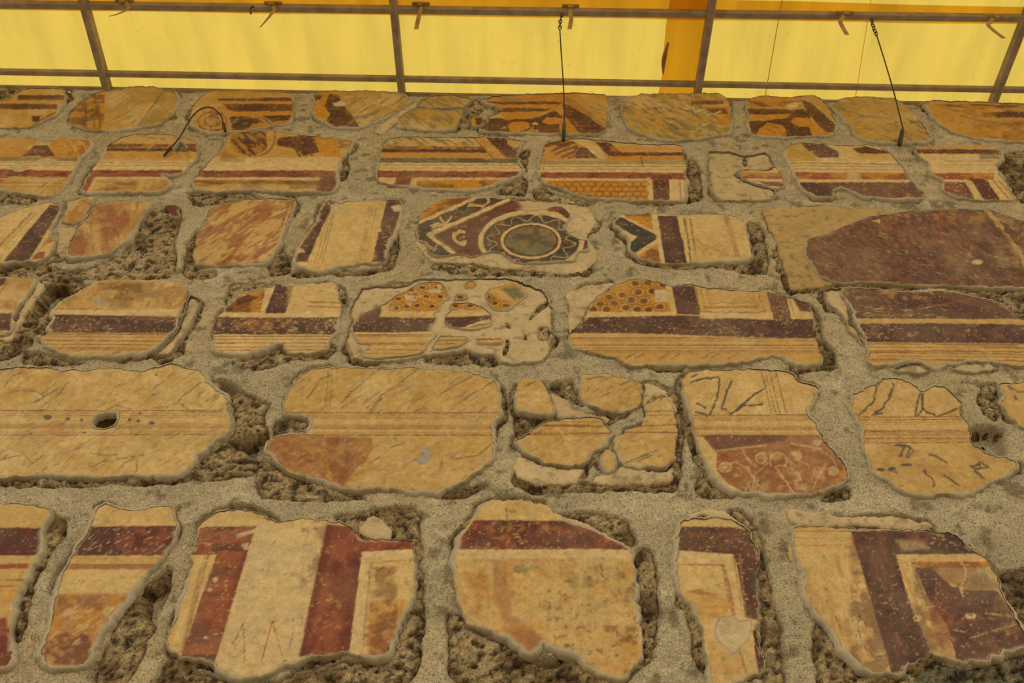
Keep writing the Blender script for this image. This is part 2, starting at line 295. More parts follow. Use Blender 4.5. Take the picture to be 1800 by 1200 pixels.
S(F('n', [(545,160),(620,125),(740,115),(800,125),(830,180),(850,230),(780,280),(780,330),(720,360),(755,400),(750,430),(715,450),(700,490),(740,520),(720,560),(680,600),(650,660),(560,690),(430,700),(300,710),(160,705),(170,670),(240,610),(130,600),(105,540),(95,480),(95,430),(140,380),(220,340),(300,310),(370,270),(430,220),(520,190)], 'largest shard of a shattered fragment, orange scales over a purple band', 'Y', edge=.55, rag=.6),
  F('n', [(865,295),(900,285),(990,280),(1080,300),(1130,330),(1180,370),(1190,430),(1180,460),(1080,485),(960,490),(880,465),(820,440),(825,390),(870,340)], 'shard with a purple band in a shattered fragment', 'Y', edge=.45, rag=.5),
  F('n', [(890,230),(920,205),(1000,220),(1000,245),(890,250)], 'small orange shard', 'O', edge=.35, rag=.5),
  F('n', [(970,140),(1000,110),(1060,115),(1060,150),(980,165)], 'small orange shard', 'O', edge=.35, rag=.5),
  F('n', [(1145,200),(1200,170),(1260,150),(1350,110),(1400,130),(1470,200),(1450,240),(1360,300),(1320,335),(1230,335),(1170,290),(1140,240)], 'shard with orange scales and a grey corner', 'o', edge=.5, rag=.5),
  F('n', [(740,600),(780,545),(900,540),(1000,545),(1000,570),(920,610),(800,640),(720,640)], 'ochre shard with thin lines', 'Y', edge=.5, rag=.5),
  F('n', [(1065,545),(1250,545),(1280,580),(1260,605),(1090,605)], 'small ochre shard with thin lines', 'Y', edge=.5, rag=.5),
  F('n', [(70,330),(100,250),(180,160),(330,155),(500,150),(600,90),(800,90),(1100,90),(1380,90),(1500,140),(1610,190),(1640,240),(1660,330),(1680,420),(1670,560),(1640,680),(1560,740),(1350,760),(1250,745),(1240,690),(1050,665),(1000,645),(860,655),(660,690),(560,705),(400,730),(200,740),(80,720),(30,600),(70,480)], base='W', bare=True, edge=.5,
    holes=[('n', [(1560,450),(1640,450),(1660,520),(1620,570),(1550,560)]), ('n', [(1470,395),(1530,320),(1630,245),(1645,285),(1560,340),(1490,405)]), ('n', [(1290,420),(1330,440),(1350,475),(1310,465)]), ('n', [(1430,490),(1450,500),(1480,570),(1450,560)]), ('n', [(1290,545),(1330,560),(1320,640),(1290,700),(1270,660),(1300,600)])]),
  X=[('n', [(640,700),(860,645),(1050,650),(1280,690),(1240,755),(1050,750),(700,740)]), ('n', [(240,150),(400,95),(570,95),(500,150),(300,165)])], tone=1)
S(F('f', [(-430,560),(-360,520),(-280,480),(-150,490),(-60,520),(0,508),(100,520),(200,530),(350,550),(440,530),(600,590),(660,610),(690,660),(698,720),(700,790),(722,850),(725,925),(640,930),(580,920),(520,890),(470,880),(350,910),(200,930),(-100,930),(-300,935),(-350,890),(-430,880),(-570,840),(-610,790),(-590,765),(-520,700),(-500,640),(-470,600)], 'long fragment with orange scales, nested frames and a purple band', 'Y', edge=.7),
  F('f', [(-620,540),(-500,508),(-360,492),(-420,560),(-480,600),(-510,640),(-530,700),(-600,765),(-600,650)], base='W', bare=True, edge=0), X=[('f', [(725,770),(790,820),(840,930),(760,960),(725,920)])])
S(F('f', [(850,525),(940,525),(1100,545),(1250,545),(1400,540),(1560,575),(1650,600),(1720,640),(1780,690),(1930,700),(1930,940),(1740,935),(1640,905),(1480,905),(1380,940),(1330,945),(1250,905),(1180,905),(1130,930),(1000,935),(980,900),(970,800),(940,740),(910,700),(905,640),(870,590),(835,550)], 'fragment with two purple bands parted by a cream line', 'Y'),
  F('f', [(745,535),(845,525),(835,560),(875,620),(890,700),(930,760),(955,830),(930,800),(870,740),(850,670),(780,620),(750,580)], base='W', bare=True, edge=.3),
  F('f', [(1110,955),(1150,925),(1250,920),(1310,955),(1290,970),(1150,965)], base='W', bare=True, edge=.3), F('f', [(1400,945),(1480,920),(1620,920),(1680,950),(1500,970)], base='W', bare=True, edge=.3), X=[('f', [(1300,540),(1600,545),(1930,560),(1930,690),(1800,680),(1650,590)])])
# ---- fifth course
S(F('g', [(-120,155),(100,135),(240,135),(330,150),(440,150),(540,138),(620,145),(680,155),(750,155),(800,135),(880,122),(960,128),(1030,150),(1080,165),(1085,215),(1130,235),(1190,280),(1205,340),(1215,400),(1235,430),(1200,470),(1140,515),(1090,560),(1040,600),(1000,650),(980,680),(900,700),(760,710),(640,705),(500,712),(350,708),(280,690),(200,705),(0,715),(-120,715)], 'large ochre marbled fragment with an oval hole', 'y',
    holes=[('g', [(470,430),(500,390),(560,370),(620,370),(630,400),(610,440),(560,462),(500,460)])]),
  X=[('g', [(-120,700),(1000,690),(1010,720),(700,745),(300,755),(-120,750)]), ('g', [(1090,180),(1170,190),(1300,260),(1420,300),(1380,400),(1430,470),(1400,560),(1370,610),(1340,700),(1100,720),(1010,700),(1010,660),(1100,560),(1230,460),(1220,340),(1190,280)])], deep=[('g', [(1300,480),(1430,460),(1400,560),(1365,605),(1290,560),(1200,520)]), ('g', [(1150,200),(1260,210),(1280,250),(1200,260)]), ('g', [(470,430),(500,390),(560,370),(620,370),(630,400),(610,440),(560,462),(500,460)])])
S(F('h', [(-310,385),(-300,330),(-260,230),(-220,180),(-150,140),(0,133),(200,140),(400,140),(560,150),(700,160),(780,190),(820,220),(840,290),(835,380),(800,430),(790,480),(815,520),(800,600),(750,660),(690,700),(640,740),(560,775),(480,790),(300,775),(150,775),(0,770),(-100,730),(-250,700),(-330,650),(-380,600),(-395,530),(-370,495),(-250,492),(-185,488),(-160,440),(-160,395),(-240,385)], 'ochre marbled fragment with a faded red brown panel', 'Y'),
  X=[('g', [(1440,400),(1500,385),(1660,400),(1640,490),(1430,500)]), ('g', [(1345,610),(1420,620),(1530,690),(1700,730),(1800,785),(1960,800),(1880,825),(1640,825),(1345,820)]), ('h', [(470,820),(640,750),(740,715),(770,750),(640,815)])], tone=0)
S(F('h', [(930,210),(1000,195),(1060,205),(1085,240),(1100,310),(1125,370),(1100,385),(1000,370),(930,365),(920,300)], 'top left shard of a broken marbled fragment', 'Y', edge=.6),
  F('h', [(1270,175),(1400,175),(1540,205),(1585,230),(1580,310),(1550,355),(1480,375),(1370,360),(1300,335),(1265,290),(1255,230)], 'top middle shard of a broken marbled fragment', 'Y', edge=.7),
  F('h', [(1060,430),(1150,405),(1290,395),(1360,400),(1400,440),(1430,470),(1390,540),(1330,590),(1280,640),(1180,650),(1050,625),(960,570),(915,520),(980,480)], 'lower left shard of a broken marbled fragment', 'Y', edge=.6),
  F('h', [(1610,330),(1680,290),(1720,290),(1755,370),(1765,440),(1755,530),(1760,620),(1700,665),(1560,660),(1490,635),(1440,560),(1440,510),(1500,480),(1580,440),(1605,380)], 'right hand shard of a broken marbled fragment', 'Y', edge=.6),
  F('h', [(1360,620),(1400,565),(1435,580),(1450,640),(1430,675),(1385,680)], 'smallest shard of a broken marbled fragment', 'Y', edge=.6),
  F('h', [(935,590),(960,600),(1060,645),(1180,668),(1280,655),(1270,700),(1240,742),(1000,742),(920,700),(905,640)], base='W', bare=True, edge=0),
  F('h', [(1340,690),(1400,690),(1480,655),(1560,672),(1700,680),(1765,640),(1735,720),(1600,752),(1400,745),(1310,740)], base='W', bare=True, edge=0),
  F('h', [(1600,200),(1660,205),(1740,260),(1780,380),(1760,360),(1700,270),(1640,290),(1600,330),(1590,300)], base='W', bare=True, edge=0),
  F('h', [(1080,240),(1120,250),(1240,330),(1300,360),(1440,395),(1400,420),(1350,385),(1200,390),(1140,395),(1115,320)], base='w', bare=True, edge=0, up=-.004),
  X=[('h', [(1080,205),(1230,175),(1240,260),(1290,340),(1220,310)]), ('h', [(900,400),(950,375),(1050,430),(920,505)]), ('h', [(900,690),(1250,735),(1500,745),(1790,730),(1790,772),(1000,772),(910,740)])], tone=0)
S(F('i', [(0,200),(30,160),(150,145),(350,145),(480,145),(580,170),(640,215),(715,240),(700,290),(670,330),(665,380),(700,430),(740,500),(780,570),(830,620),(870,660),(885,710),(850,745),(760,785),(690,805),(540,800),(330,800),(250,770),(190,725),(140,660),(90,590),(60,500),(55,400),(20,300)], 'ochre fragment with black veins over a brown foliage panel', 'y'), X=[('i', [(80,690),(130,700),(220,770),(300,815),(120,815),(75,770)]), ('i', [(700,815),(880,740),(895,800),(800,835)])])
S(F('i', [(900,270),(1000,240),(1060,200),(1130,190),(1200,210),(1260,260),(1320,240),(1390,240),(1440,290),(1475,320),(1470,370),(1500,420),(1520,480),(1530,540),(1600,590),(1700,610),(1760,640),(1765,670),(1700,715),(1620,740),(1560,780),(1480,800),(1330,810),(1230,800),(1130,770),(1050,710),(1000,680),(990,620),(960,560),(945,480),(920,410),(890,350)], 'ochre fragment scribbled with black veins', 'Y'), X=[('i', [(1490,450),(1600,425),(1715,440),(1715,600),(1600,605),(1530,570)])], deep=[('i', [(1500,460),(1610,435),(1702,455),(1702,585),(1570,585),(1520,550)])])
S(F('i', [(1670,220),(1750,215),(1930,215),(1930,470),(1780,450),(1720,400),(1690,330),(1700,270)], 'left tip of a black veined fragment', 'Y'), X=[('i', [(1580,200),(1660,200),(1700,330),(1650,420),(1560,330)])])
# ---- sixth course
S(F('j', [(-120,250),(60,250),(180,265),(270,285),(255,330),(220,380),(215,450),(195,530),(160,610),(120,700),(60,810),(50,900),(60,970),(70,1040),(50,1090),(0,1120),(-120,1135)], 'fragment at the edge with a dark red band', 'Y'),
  X=[('j', [(270,295),(330,320),(320,420),(260,480),(230,540),(180,650),(140,800),(120,920),(80,1000),(60,900),(120,700),(200,540),(220,400)])])
S(F('j', [(500,290),(540,250),(600,260),(660,290),(760,285),(830,265),(900,265),(930,300),(940,370),(925,440),(880,500),(830,560),(760,640),(690,720),(620,800),(560,890),(520,970),(480,1050),(450,1110),(380,1125),(300,1110),(230,1080),(215,1040),(245,960),(270,830),(300,700),(330,600),(400,500),(440,430),(490,350)], 'slanting fragment with a dark red band and an orange foot', 'y', edge=1.2),
  X=[('j', [(880,570),(910,600),(895,700),(850,800),(800,900),(740,1050),(640,1230),(470,1230),(500,1110),(560,930),(640,800),(760,660)])], deep=[('j', [(760,700),(880,620),(860,760),(800,860),(740,800)])])
S(F('j', [(1060,350),(1110,305),(1180,290),(1300,290),(1380,305),(1430,340),(1520,350),(1600,335),(1720,345),(1800,355),(1840,370),(1880,430),(1980,440),(2100,440),(2180,445),(2188,500),(2185,600),(2195,700),(2170,760),(2130,830),(2090,920),(2060,1000),(2040,1050),(1950,1065),(1860,1050),(1790,1040),(1660,1050),(1560,1080),(1450,1130),(1340,1165),(1230,1165),(1130,1105),(950,1070),(890,1030),(890,940),(920,860),(960,760),(980,680),(1000,580),(1020,500)], 'large fragment with two red uprights around a cream panel of scratched letters', 'y'),
  F('k', [(90,400),(130,320),(170,305),(220,310),(270,400),(265,438),(150,440)], base='W', bare=True, edge=0),
  X=[('k', [(-60,310),(100,270),(380,255),(420,280),(410,440),(300,435),(150,445),(60,440),(0,370)]), ('k', [(390,560),(430,600),(430,1050),(330,1230),(-200,1230),(-360,1180),(-200,1100),(0,1060),(200,1070),(290,960)]), ('j', [(850,1060),(1000,1100),(1240,1180),(1400,1170),(1500,1230),(820,1230)])], tone=0)
S(F('k', [(750,250),(850,235),(980,240),(1060,260),(1120,300),(1200,350),(1310,390),(1400,440),(1500,480),(1530,520),(1540,620),(1550,700),(1540,800),(1575,900),(1585,1050),(1560,1110),(1480,1190),(1400,1160),(1300,1110),(1220,1040),(1160,1015),(1060,975),(1020,1030),(980,1035),(880,970),(780,915),(680,895),(630,830),(600,720),(600,600),(610,500),(640,420),(700,330)], 'rounded yellow fragment with a broad dark red band', 'y', edge=1.1),
  F('k', [(1150,310),(1250,330),(1400,410),(1520,475),(1500,480),(1400,437),(1310,388),(1200,348)], base='W', bare=True, edge=0),
  X=[('k', [(1120,290),(1300,290),(1520,320),(1560,480),(1400,430),(1200,340)]), ('k', [(550,800),(620,820),(690,910),(880,985),(1010,1060),(1170,1040),(1300,1120),(1480,1210),(1560,1230),(560,1230)]), ('k', [(1550,470),(1640,480),(1680,700),(1660,1000),(1600,1000),(1560,700)])], deep=[('k', [(1020,1040),(1060,1000),(1130,1010),(1170,1060),(1120,1080),(1040,1070)])], tone=0)
S(F('l', [(-10,330),(100,320),(220,330),(280,350),(340,390),(365,450),(395,520),(400,620),(410,720),(405,860),(390,930),(415,1020),(430,1120),(400,1150),(320,1180),(220,1230),(150,1240),(140,1100),(110,950),(80,850),(20,760),(-20,700),(-30,600),(-35,480)], 'narrow fragment with a dark red frame corner and a bare patch', 'y', edge=1.0),
  F('l', [(-10,322),(50,290),(150,280),(220,290),(300,350),(220,332),(100,322)], base='W', bare=True, edge=0, up=.006),
  X=[('l', [(230,265),(330,290),(420,420),(460,620),(500,800),(530,1000),(550,1230),(440,1230),(430,1000),(415,700),(390,500),(340,380)])], tone=0)
S(F('l', [(580,372),(760,378),(890,380),(1100,395),(1360,395),(1450,420),(1530,500),(1600,560),(1650,640),(1700,750),(1770,870),(1800,940),(1860,1000),(1700,1020),(1600,1080),(1480,1100),(1330,1040),(1260,1080),(1110,1145),(1040,1150),(960,1130),(880,1060),(820,980),(740,870),(680,800),(650,720),(630,620),(610,540),(590,450)], 'large fragment with nested dark purple frames', 'y', edge=1.1),
  F('l', [(550,290),(680,290),(800,320),(960,315),(1130,325),(1280,340),(1365,388),(1100,388),(890,375),(760,374),(580,368)], base='W', bare=True, edge=0, up=.006),
  F('l', [(555,380),(580,380),(590,470),(610,560),(670,575),(640,640),(650,720),(690,810),(760,900),(730,880),(650,790),(610,700),(605,590),(560,510)], base='w', bare=True, edge=0),
  X=[('l', [(690,830),(820,990),(900,1090),(1000,1160),(1100,1160),(900,1230),(720,1230),(700,1000)])], tone=0)
S(X=[('l', [(1100,1160),(1270,1090),(1340,1055),(1480,1115),(1610,1090),(1800,1030),(1930,1020),(1930,1240),(1050,1240)])], tone=3)
S(X=[('l', [(1660,600),(1930,560),(1930,960),(1800,880),(1720,760)])], tone=2)

# ------------------------------------------------------------------ the painting: flat pigment, with small holes and a crack drawn dark, in order
OPS = []
def P_(t, c, pts, wear=.25, a=1.0, soft=1.0, c2=None, dirn=(1, 1)):
    OPS.append(('P', T(t, pts), c, wear, a, soft, c2, dirn))
def rect(t, c, x0, y0, x1, y1, **k): P_(t, c, [(x0, y0), (x1, y0), (x1, y1), (x0, y1)], **k)
def band(t, c, top, bot, **k): P_(t, c, list(top) + list(bot)[::-1], **k)
def L_(t, c, w, pts, a=.85, wear=.25): OPS.append(('L', T(t, pts), c, w / TILE[t][2], a, wear))
def HL(t, x0, x1, rows):
    for r in rows:
        y0, y1, w, c = r[:4]; L_(t, c, w, [(x0, y0), (x1, y1)], a=min(1, 1.25 * (r[4] if len(r) > 4 else .75)), wear=.2)
def ell(cx, cy, rx, ry, a0=0, a1=360, n=40):
    return [(cx + rx * math.cos(math.radians(t)), cy + ry * math.sin(math.radians(t))) for t in np.linspace(a0, a1, n)]
def EL(t, c, cx, cy, rx, ry, **k): P_(t, c, ell(cx, cy, rx, ry)[:-1], **k)
def RG(t, c, w, cx, cy, rx, ry, a0=0, a1=360, **k): L_(t, c, w, ell(cx, cy, rx, ry, a0, a1), **k)
def ST(t, c, pts, ang, ln, wd, thr, a, seed): OPS.append(('S', T(t, pts), c, ang, ln, wd, thr, a, seed))
def MO(t, c, pts, scale, thr, a, seed): OPS.append(('M', T(t, pts), c, scale, thr, a, seed))
def rc(x0, y0, x1, y1): return [(x0, y0), (x1, y0), (x1, y1), (x0, y1)]

# course 1
MO('a', 'O', rc(-60, 560, 340, 680), 22, .5, .7, 1); rect('a', 'b', 90, 500, 340, 526, wear=.2, c2='B'); rect('a', 'B', -120, 545, 300, 574, wear=.2, c2='b')
rect('a', 'O', -120, 522, 340, 544, a=.5, wear=.4); P_('a', 'b', [(165, 612), (215, 608), (205, 640), (172, 642)]); L_('a', 'B', 12, [(175, 656), (240, 620), (300, 585)])
P_('a', 'O', [(350, 540), (430, 520), (500, 490), (552, 490), (548, 680), (350, 680)], wear=.3, c2='B'); ST('a', 'b', rc(380, 490, 552, 690), 90, 30, 4, .55, .7, 2); MO('a', 'b', rc(370, 540, 500, 680), 12, .55, .6, 3)
MO('a', 'g', rc(556, 450, 945, 690), 26, .58, .35, 4); ST('a', 'V', rc(560, 460, 945, 690), -35, 26, 2.5, .64, .45, 5); L_('a', 'v', 5, [(866, 475), (780, 590), (710, 690)], a=.9)
EL('a', 'o', 1125, 630, 100, 70, wear=.3); ST('a', 'B', rc(1020, 560, 1200, 690), 60, 14, 3, .55, .6, 6); RG('a', 'B', 9, 1120, 640, 75, 48); RG('a', 'B', 8, 1120, 640, 40, 24); L_('a', 'Y', 8, [(1085, 600), (1100, 680)]); L_('a', 'b', 10, [(1110, 610), (1160, 598), (1215, 600)])
rect('a', 'O', 1140, 475, 1560, 515, a=.5); band('a', 'B', [(1150, 517), (1300, 516), (1550, 512)], [(1150, 530), (1300, 534), (1550, 532)], c2='b')
P_('a', 'O', [(1160, 540), (1545, 532), (1545, 612), (1200, 612), (1175, 580)], wear=.3); P_('a', 'b', [(1178, 547), (1540, 547), (1540, 584), (1260, 588), (1200, 578)], c2='B'); P_('a', 'b', [(1210, 614), (1320, 612), (1535, 606), (1525, 655), (1380, 670), (1250, 690), (1225, 690)], c2='B', wear=.35); P_('a', 'O', [(1300, 690), (1330, 655), (1440, 640), (1530, 632), (1500, 672)], wear=.4, a=.8); ST('a', 'w', rc(1180, 500, 1540, 690), -60, 18, 2, .68, .5, 7)
rect('b', 'O', -170, 480, -60, 620, wear=.25); P_('b', 'b', [(-160, 500), (-100, 500), (-110, 525), (-165, 525)]); P_('b', 'b', [(-60, 495), (-20, 500), (10, 555), (60, 610), (95, 668), (40, 675), (-40, 672), (-80, 640), (-60, 600), (-90, 560)], c2='B', wear=.25); P_('b', 'W', [(-45, 545), (0, 530), (40, 545), (10, 560), (-30, 562)], wear=.2)
P_('b', 'W', [(-45, 560), (-5, 535), (48, 535), (20, 552)], wear=.1)
ST('b', 'g', rc(20, 480, 400, 660), -30, 24, 3, .55, .7, 8); ST('b', 'G', rc(20, 480, 400, 660), -30, 40, 6, .55, .5, 9); ST('b', 'V', rc(20, 480, 400, 660), -30, 14, 2, .66, .6, 10); L_('b', 'W', 9, [(170, 565), (215, 555), (280, 566)]); L_('b', 'W', 7, [(225, 490), (220, 520)])
ST('b', 'g', rc(300, 500, 640, 690), 35, 24, 3, .55, .65, 11); ST('b', 'v', rc(380, 500, 690, 575), 30, 14, 2, .62, .6, 12)
# meander fragment (sheet o)
band('o', 'O', [(290, 80), (900, 85), (1300, 80)], [(330, 160), (900, 165), (1160, 165)], a=.8, c2='g'); MO('o', 'G', rc(290, 80, 1250, 130), 20, .5, .6, 13)
P_('o', 'B', [(320, 165), (800, 168), (1130, 170), (1100, 195), (480, 198), (380, 185)], c2='b', wear=.3); P_('o', 'b', [(490, 235), (900, 238), (1010, 240), (960, 270), (800, 272), (560, 278), (490, 280)], c2='B', wear=.25)
P_('o', 'b', [(340, 345), (470, 340), (560, 362), (640, 350), (780, 350), (900, 325), (1010, 270), (1060, 262), (1120, 320), (1150, 300), (1150, 420), (1110, 420), (1105, 500), (280, 492), (255, 450), (330, 400)], c2='B', wear=.2)
P_('o', 'O', [(560, 420), (600, 385), (700, 375), (780, 395), (790, 440), (720, 480), (640, 492), (580, 480)], wear=.15); P_('o', 'O', [(920, 370), (960, 335), (1060, 330), (1140, 350), (1150, 300), (1170, 340), (1300, 500), (1105, 500), (1100, 400), (1050, 405), (1000, 415), (930, 395)], wear=.15); P_('o', 'O', [(740, 490), (830, 425), (820, 470), (870, 460), (890, 490)], wear=.2); EL('o', 'C', 845, 402, 32, 12)
P_('o', 'b', [(1130, 180), (1210, 210), (1330, 280), (1430, 340), (1500, 400), (1590, 460), (1560, 500), (1400, 510), (1300, 500), (1210, 380), (1160, 320)], c2='B', wear=.4); P_('o', 'n', [(1170, 130), (1300, 170), (1520, 340), (1590, 440), (1480, 370), (1350, 280), (1200, 200)], a=.8, wear=.3); P_('o', 'G', [(1200, 120), (1650, 120), (1610, 470), (1450, 310), (1320, 200)], a=.8, wear=.2); ST('o', 'v', rc(1350, 110, 1640, 440), 30, 20, 2.5, .6, .6, 14)
L_('o', 'O', 14, [(1110, 260), (1140, 330)]); rect('o', 'b', 200, 345, 310, 440); P_('o', 'O', [(160, 350), (200, 350), (235, 430), (175, 445)])
L_('o', 'C', 8, [(500, 455), (520, 440), (540, 450)])
# marbled + orange corner
ST('b', 'g', rc(1480, 490, 2060, 740), 25, 26, 3.5, .52, .75, 15); ST('b', 'v', rc(1480, 490, 1900, 740), 28, 16, 2.2, .62, .7, 16); MO('b', 'G', rc(1480, 490, 2060, 740), 30, .52, .5, 17)
rect('c', 'O', 20, 520, 255, 545, a=.8); rect('c', 'B', 45, 530, 215, 550, c2='b', wear=.35); P_('c', 'O', [(100, 560), (250, 560), (258, 660), (200, 672), (140, 640), (250, 615), (170, 600)], wear=.3); P_('c', 'B', [(120, 570), (225, 570), (240, 600), (160, 600)], wear=.4)
L_('c', 'W', 8, [(30, 570), (60, 560), (70, 590), (110, 575), (130, 605), (200, 590)], a=.9, wear=.1); L_('c', 'W', 7, [(50, 700), (110, 660), (170, 630), (200, 668), (255, 655)], a=.9, wear=.1); ST('c', 'V', rc(0, 640, 250, 740), 10, 20, 2.5, .6, .6, 18)
# orange shapes on brown (sheet p)
rect('p', 'O', 120, 65, 450, 100, wear=.35); rect('p', 'B', 130, 95, 440, 132, wear=.5, c2='O'); P_('p', 'b', [(105, 140), (300, 142), (400, 150), (450, 140), (520, 165), (480, 230), (380, 215), (270, 215), (110, 178)], c2='B', wear=.3); P_('p', 'O', [(105, 172), (200, 178), (390, 170), (360, 195), (260, 208), (130, 205)], wear=.3)
P_('p', 'b', [(120, 215), (400, 205), (500, 250), (510, 310), (360, 315), (140, 300)], c2='B', wear=.3); P_('p', 'O', [(190, 260), (240, 225), (330, 240), (360, 280), (350, 312), (250, 312), (170, 300)], wear=.35); P_('p', 'O', [(380, 215), (410, 193), (480, 195), (500, 220), (640, 300), (560, 318), (515, 305), (490, 250), (410, 245)], wear=.2); P_('p', 'B', [(440, 90), (500, 100), (580, 170), (650, 235), (645, 280), (600, 285), (540, 230), (480, 150)], c2='b', wear=.3); P_('p', 'O', [(480, 190), (560, 250), (600, 300), (530, 300)], wear=.2)
P_('p', 'C', [(345, 125), (400, 98), (440, 105), (420, 135), (370, 140)], wear=.1); P_('p', 'G', [(480, 80), (580, 90), (660, 240), (560, 150)], wear=.3, a=.9); ST('p', 'b', rc(105, 230, 370, 320), 20, 14, 2, .6, .5, 19)
ST('p', 'g', rc(640, 70, 1230, 360), 15, 26, 4, .54, .6, 20); MO('p', 'G', rc(640, 70, 1230, 360), 30, .5, .6, 21); ST('p', 'v', rc(960, 200, 1230, 350), 25, 14, 2.5, .56, .7, 22); ST('p', 'b', rc(700, 80, 1000, 330), 15, 14, 2, .68, .4, 23)
rect('p', 'O', 1230, 100, 1900, 350, a=.55, wear=.4); P_('p', 'B', [(1250, 110), (1900, 118), (1900, 138), (1500, 136), (1260, 126)], c2='O', wear=.35); P_('p', 'b', [(1540, 165), (1700, 158), (1900, 160), (1900, 196), (1700, 194), (1560, 190)], c2='B', wear=.35); MO('p', 'B', [(1480, 230), (1900, 200), (1900, 345), (1600, 330), (1540, 290)], 22, .46, .7, 24); ST('p', 'B', rc(1300, 130, 1900, 340), 5, 30, 4, .56, .5, 25); MO('p', 'O', rc(1280, 140, 1900, 340), 24, .5, .5, 26)

# course 2: one long frieze of mouldings and a red frame
for x0, x1 in ((-120, 420), (440, 990), (1000, 1800)): 
    rect('a', 'C', x0, 848, x1, 897, wear=.2); HL('a', x0, x1, [(858, 860, 3, 'n', .5), (872, 874, 3, 'n', .5)])
MO('a', 'O', rc(-120, 720, 480, 850), 26, .42, .8, 30); P_('a', 'D', [(110, 825), (180, 770), (250, 765), (292, 825)], c2='b', wear=.3); L_('a', 'r', 14, [(120, 815), (170, 790), (230, 800)]); MO('a', 'r', rc(340, 730, 480, 850), 14, .5, .7, 31); band('a', 'g', [(-120, 826), (420, 832)], [(-120, 850), (420, 852)], a=.75, wear=.4); ST('a', 'y', rc(330, 730, 470, 830), 60, 18, 4, .58, .6, 32); P_('a', 'o', [(-120, 730), (130, 730), (180, 760), (120, 815), (0, 820), (-120, 815)], wear=.2, a=.7)
band('a', 'r', [(-120, 891), (395, 903)], [(-120, 930), (370, 936)], c2='D', wear=.3); EL('a', 'w', 250, 858, 60, 24, wear=.2); EL('a', 'w', 100, 885, 42, 22, wear=.3)
P_('a', 'r', [(-120, 930), (45, 933), (0, 975), (-120, 975)], wear=.4); HL('a', -100, 330, [(945, 945, 4, 'C'), (985, 985, 5, 'n'), (965, 967, 3, 'L', .5)]); ST('a', 'L', rc(180, 940, 330, 1030), -35, 40, 3, .6, .7, 33); L_('a', 'L', 5, [(0, 965), (40, 940), (320, 940)], a=.5)
ST('a', 'g', rc(600, 700, 1050, 752), 10, 18, 3, .55, .6, 34); band('a', 'B', [(560, 757), (1050, 757)], [(560, 778), (1050, 778)], c2='O', wear=.35); band('a', 'b', [(555, 780), (1050, 780)], [(550, 798), (1045, 800)], c2='B', wear=.2); rect('a', 'O', 530, 800, 1040, 840, a=.7, wear=.35); MO('a', 'B', rc(920, 760, 1050, 840), 14, .45, .7, 35); rect('a', 'Y', 520, 838, 1000, 858, a=.5)
for x0, x1 in ((440, 960), (1000, 1800)): band('a', 'r', [(x0, 898), (x1, 897)], [(x0, 934), (x1, 936)], c2='D', wear=.25)
P_('a', 'r', [(440, 932), (500, 934), (455, 1015), (425, 1015)], c2='D'); P_('a', 'Y', [(502, 936), (960, 936), (930, 1015), (455, 1015)], wear=.1, a=.8); L_('a', 'C', 9, [(470, 1010), (505, 938), (900, 938)]); MO('a', 'n', rc(480, 955, 900, 1010), 20, .45, .7, 36); ST('a', 'B', rc(480, 955, 900, 1010), 0, 40, 5, .56, .6, 37)
L_('a', 'W', 8, [(700, 900), (780, 790), (840, 730)], a=.25)
P_('a', 'o', [(1190, 720), (1240, 690), (1860, 730), (1790, 840), (1160, 840)], a=.6, wear=.3); P_('a', 'b', [(1215, 705), (1300, 690), (1400, 690), (1410, 760), (1395, 815), (1320, 825), (1250, 800), (1215, 750)], c2='D', wear=.35); ST('a', 'O', rc(1200, 690, 1400, 820), 40, 22, 4, .5, .7, 38); RG('a', 'o', 14, 1330, 720, 105, 105, -90, 90); RG('a', 'B', 8, 1345, 720, 105, 105, -90, 90); RG('a', 'o', 8, 1352, 720, 110, 108, -90, 90)
for k in range(9):
    t = math.radians(-38 + k * 13); L_('a', 'D' if k % 2 else 'b', 16, [(1470, 735 + k * 3), (1540 + 40 * math.cos(t), 745 + 35 * math.sin(t)), (1470 + 205 * math.cos(t * .8), 730 + 115 * math.sin(t * .8) + 25)], a=.85)
P_('a', 'D', [(1560, 700), (1650, 725), (1685, 800), (1600, 820), (1570, 780), (1600, 750)], c2='b', wear=.35); P_('a', 'O', [(1660, 722), (1780, 735), (1790, 830), (1690, 820)], wear=.3); MO('a', 'B', rc(1760, 730, 1860, 800), 12, .5, .7, 39)
rect('a', 'C', 1080, 828, 1800, 896, a=.8, wear=.2); P_('a', 'B', [(1150, 850), (1180, 790), (1240, 820), (1290, 850)], a=.55, wear=.4)
rect('a', 'Y', 1000, 936, 1680, 1015, wear=.1); L_('a', 'C', 12, [(1040, 940), (1690, 940)]); band('a', 'n', [(1020, 950), (1680, 950)], [(1020, 968), (1680, 972)], wear=.45, c2='B'); ST('a', 'B', rc(1020, 950, 1680, 1000), 0, 50, 5, .55, .55, 40); P_('a', 'p', [(1690, 930), (1780, 925), (1775, 965), (1745, 1015), (1660, 1015)], c2='r', wear=.4)
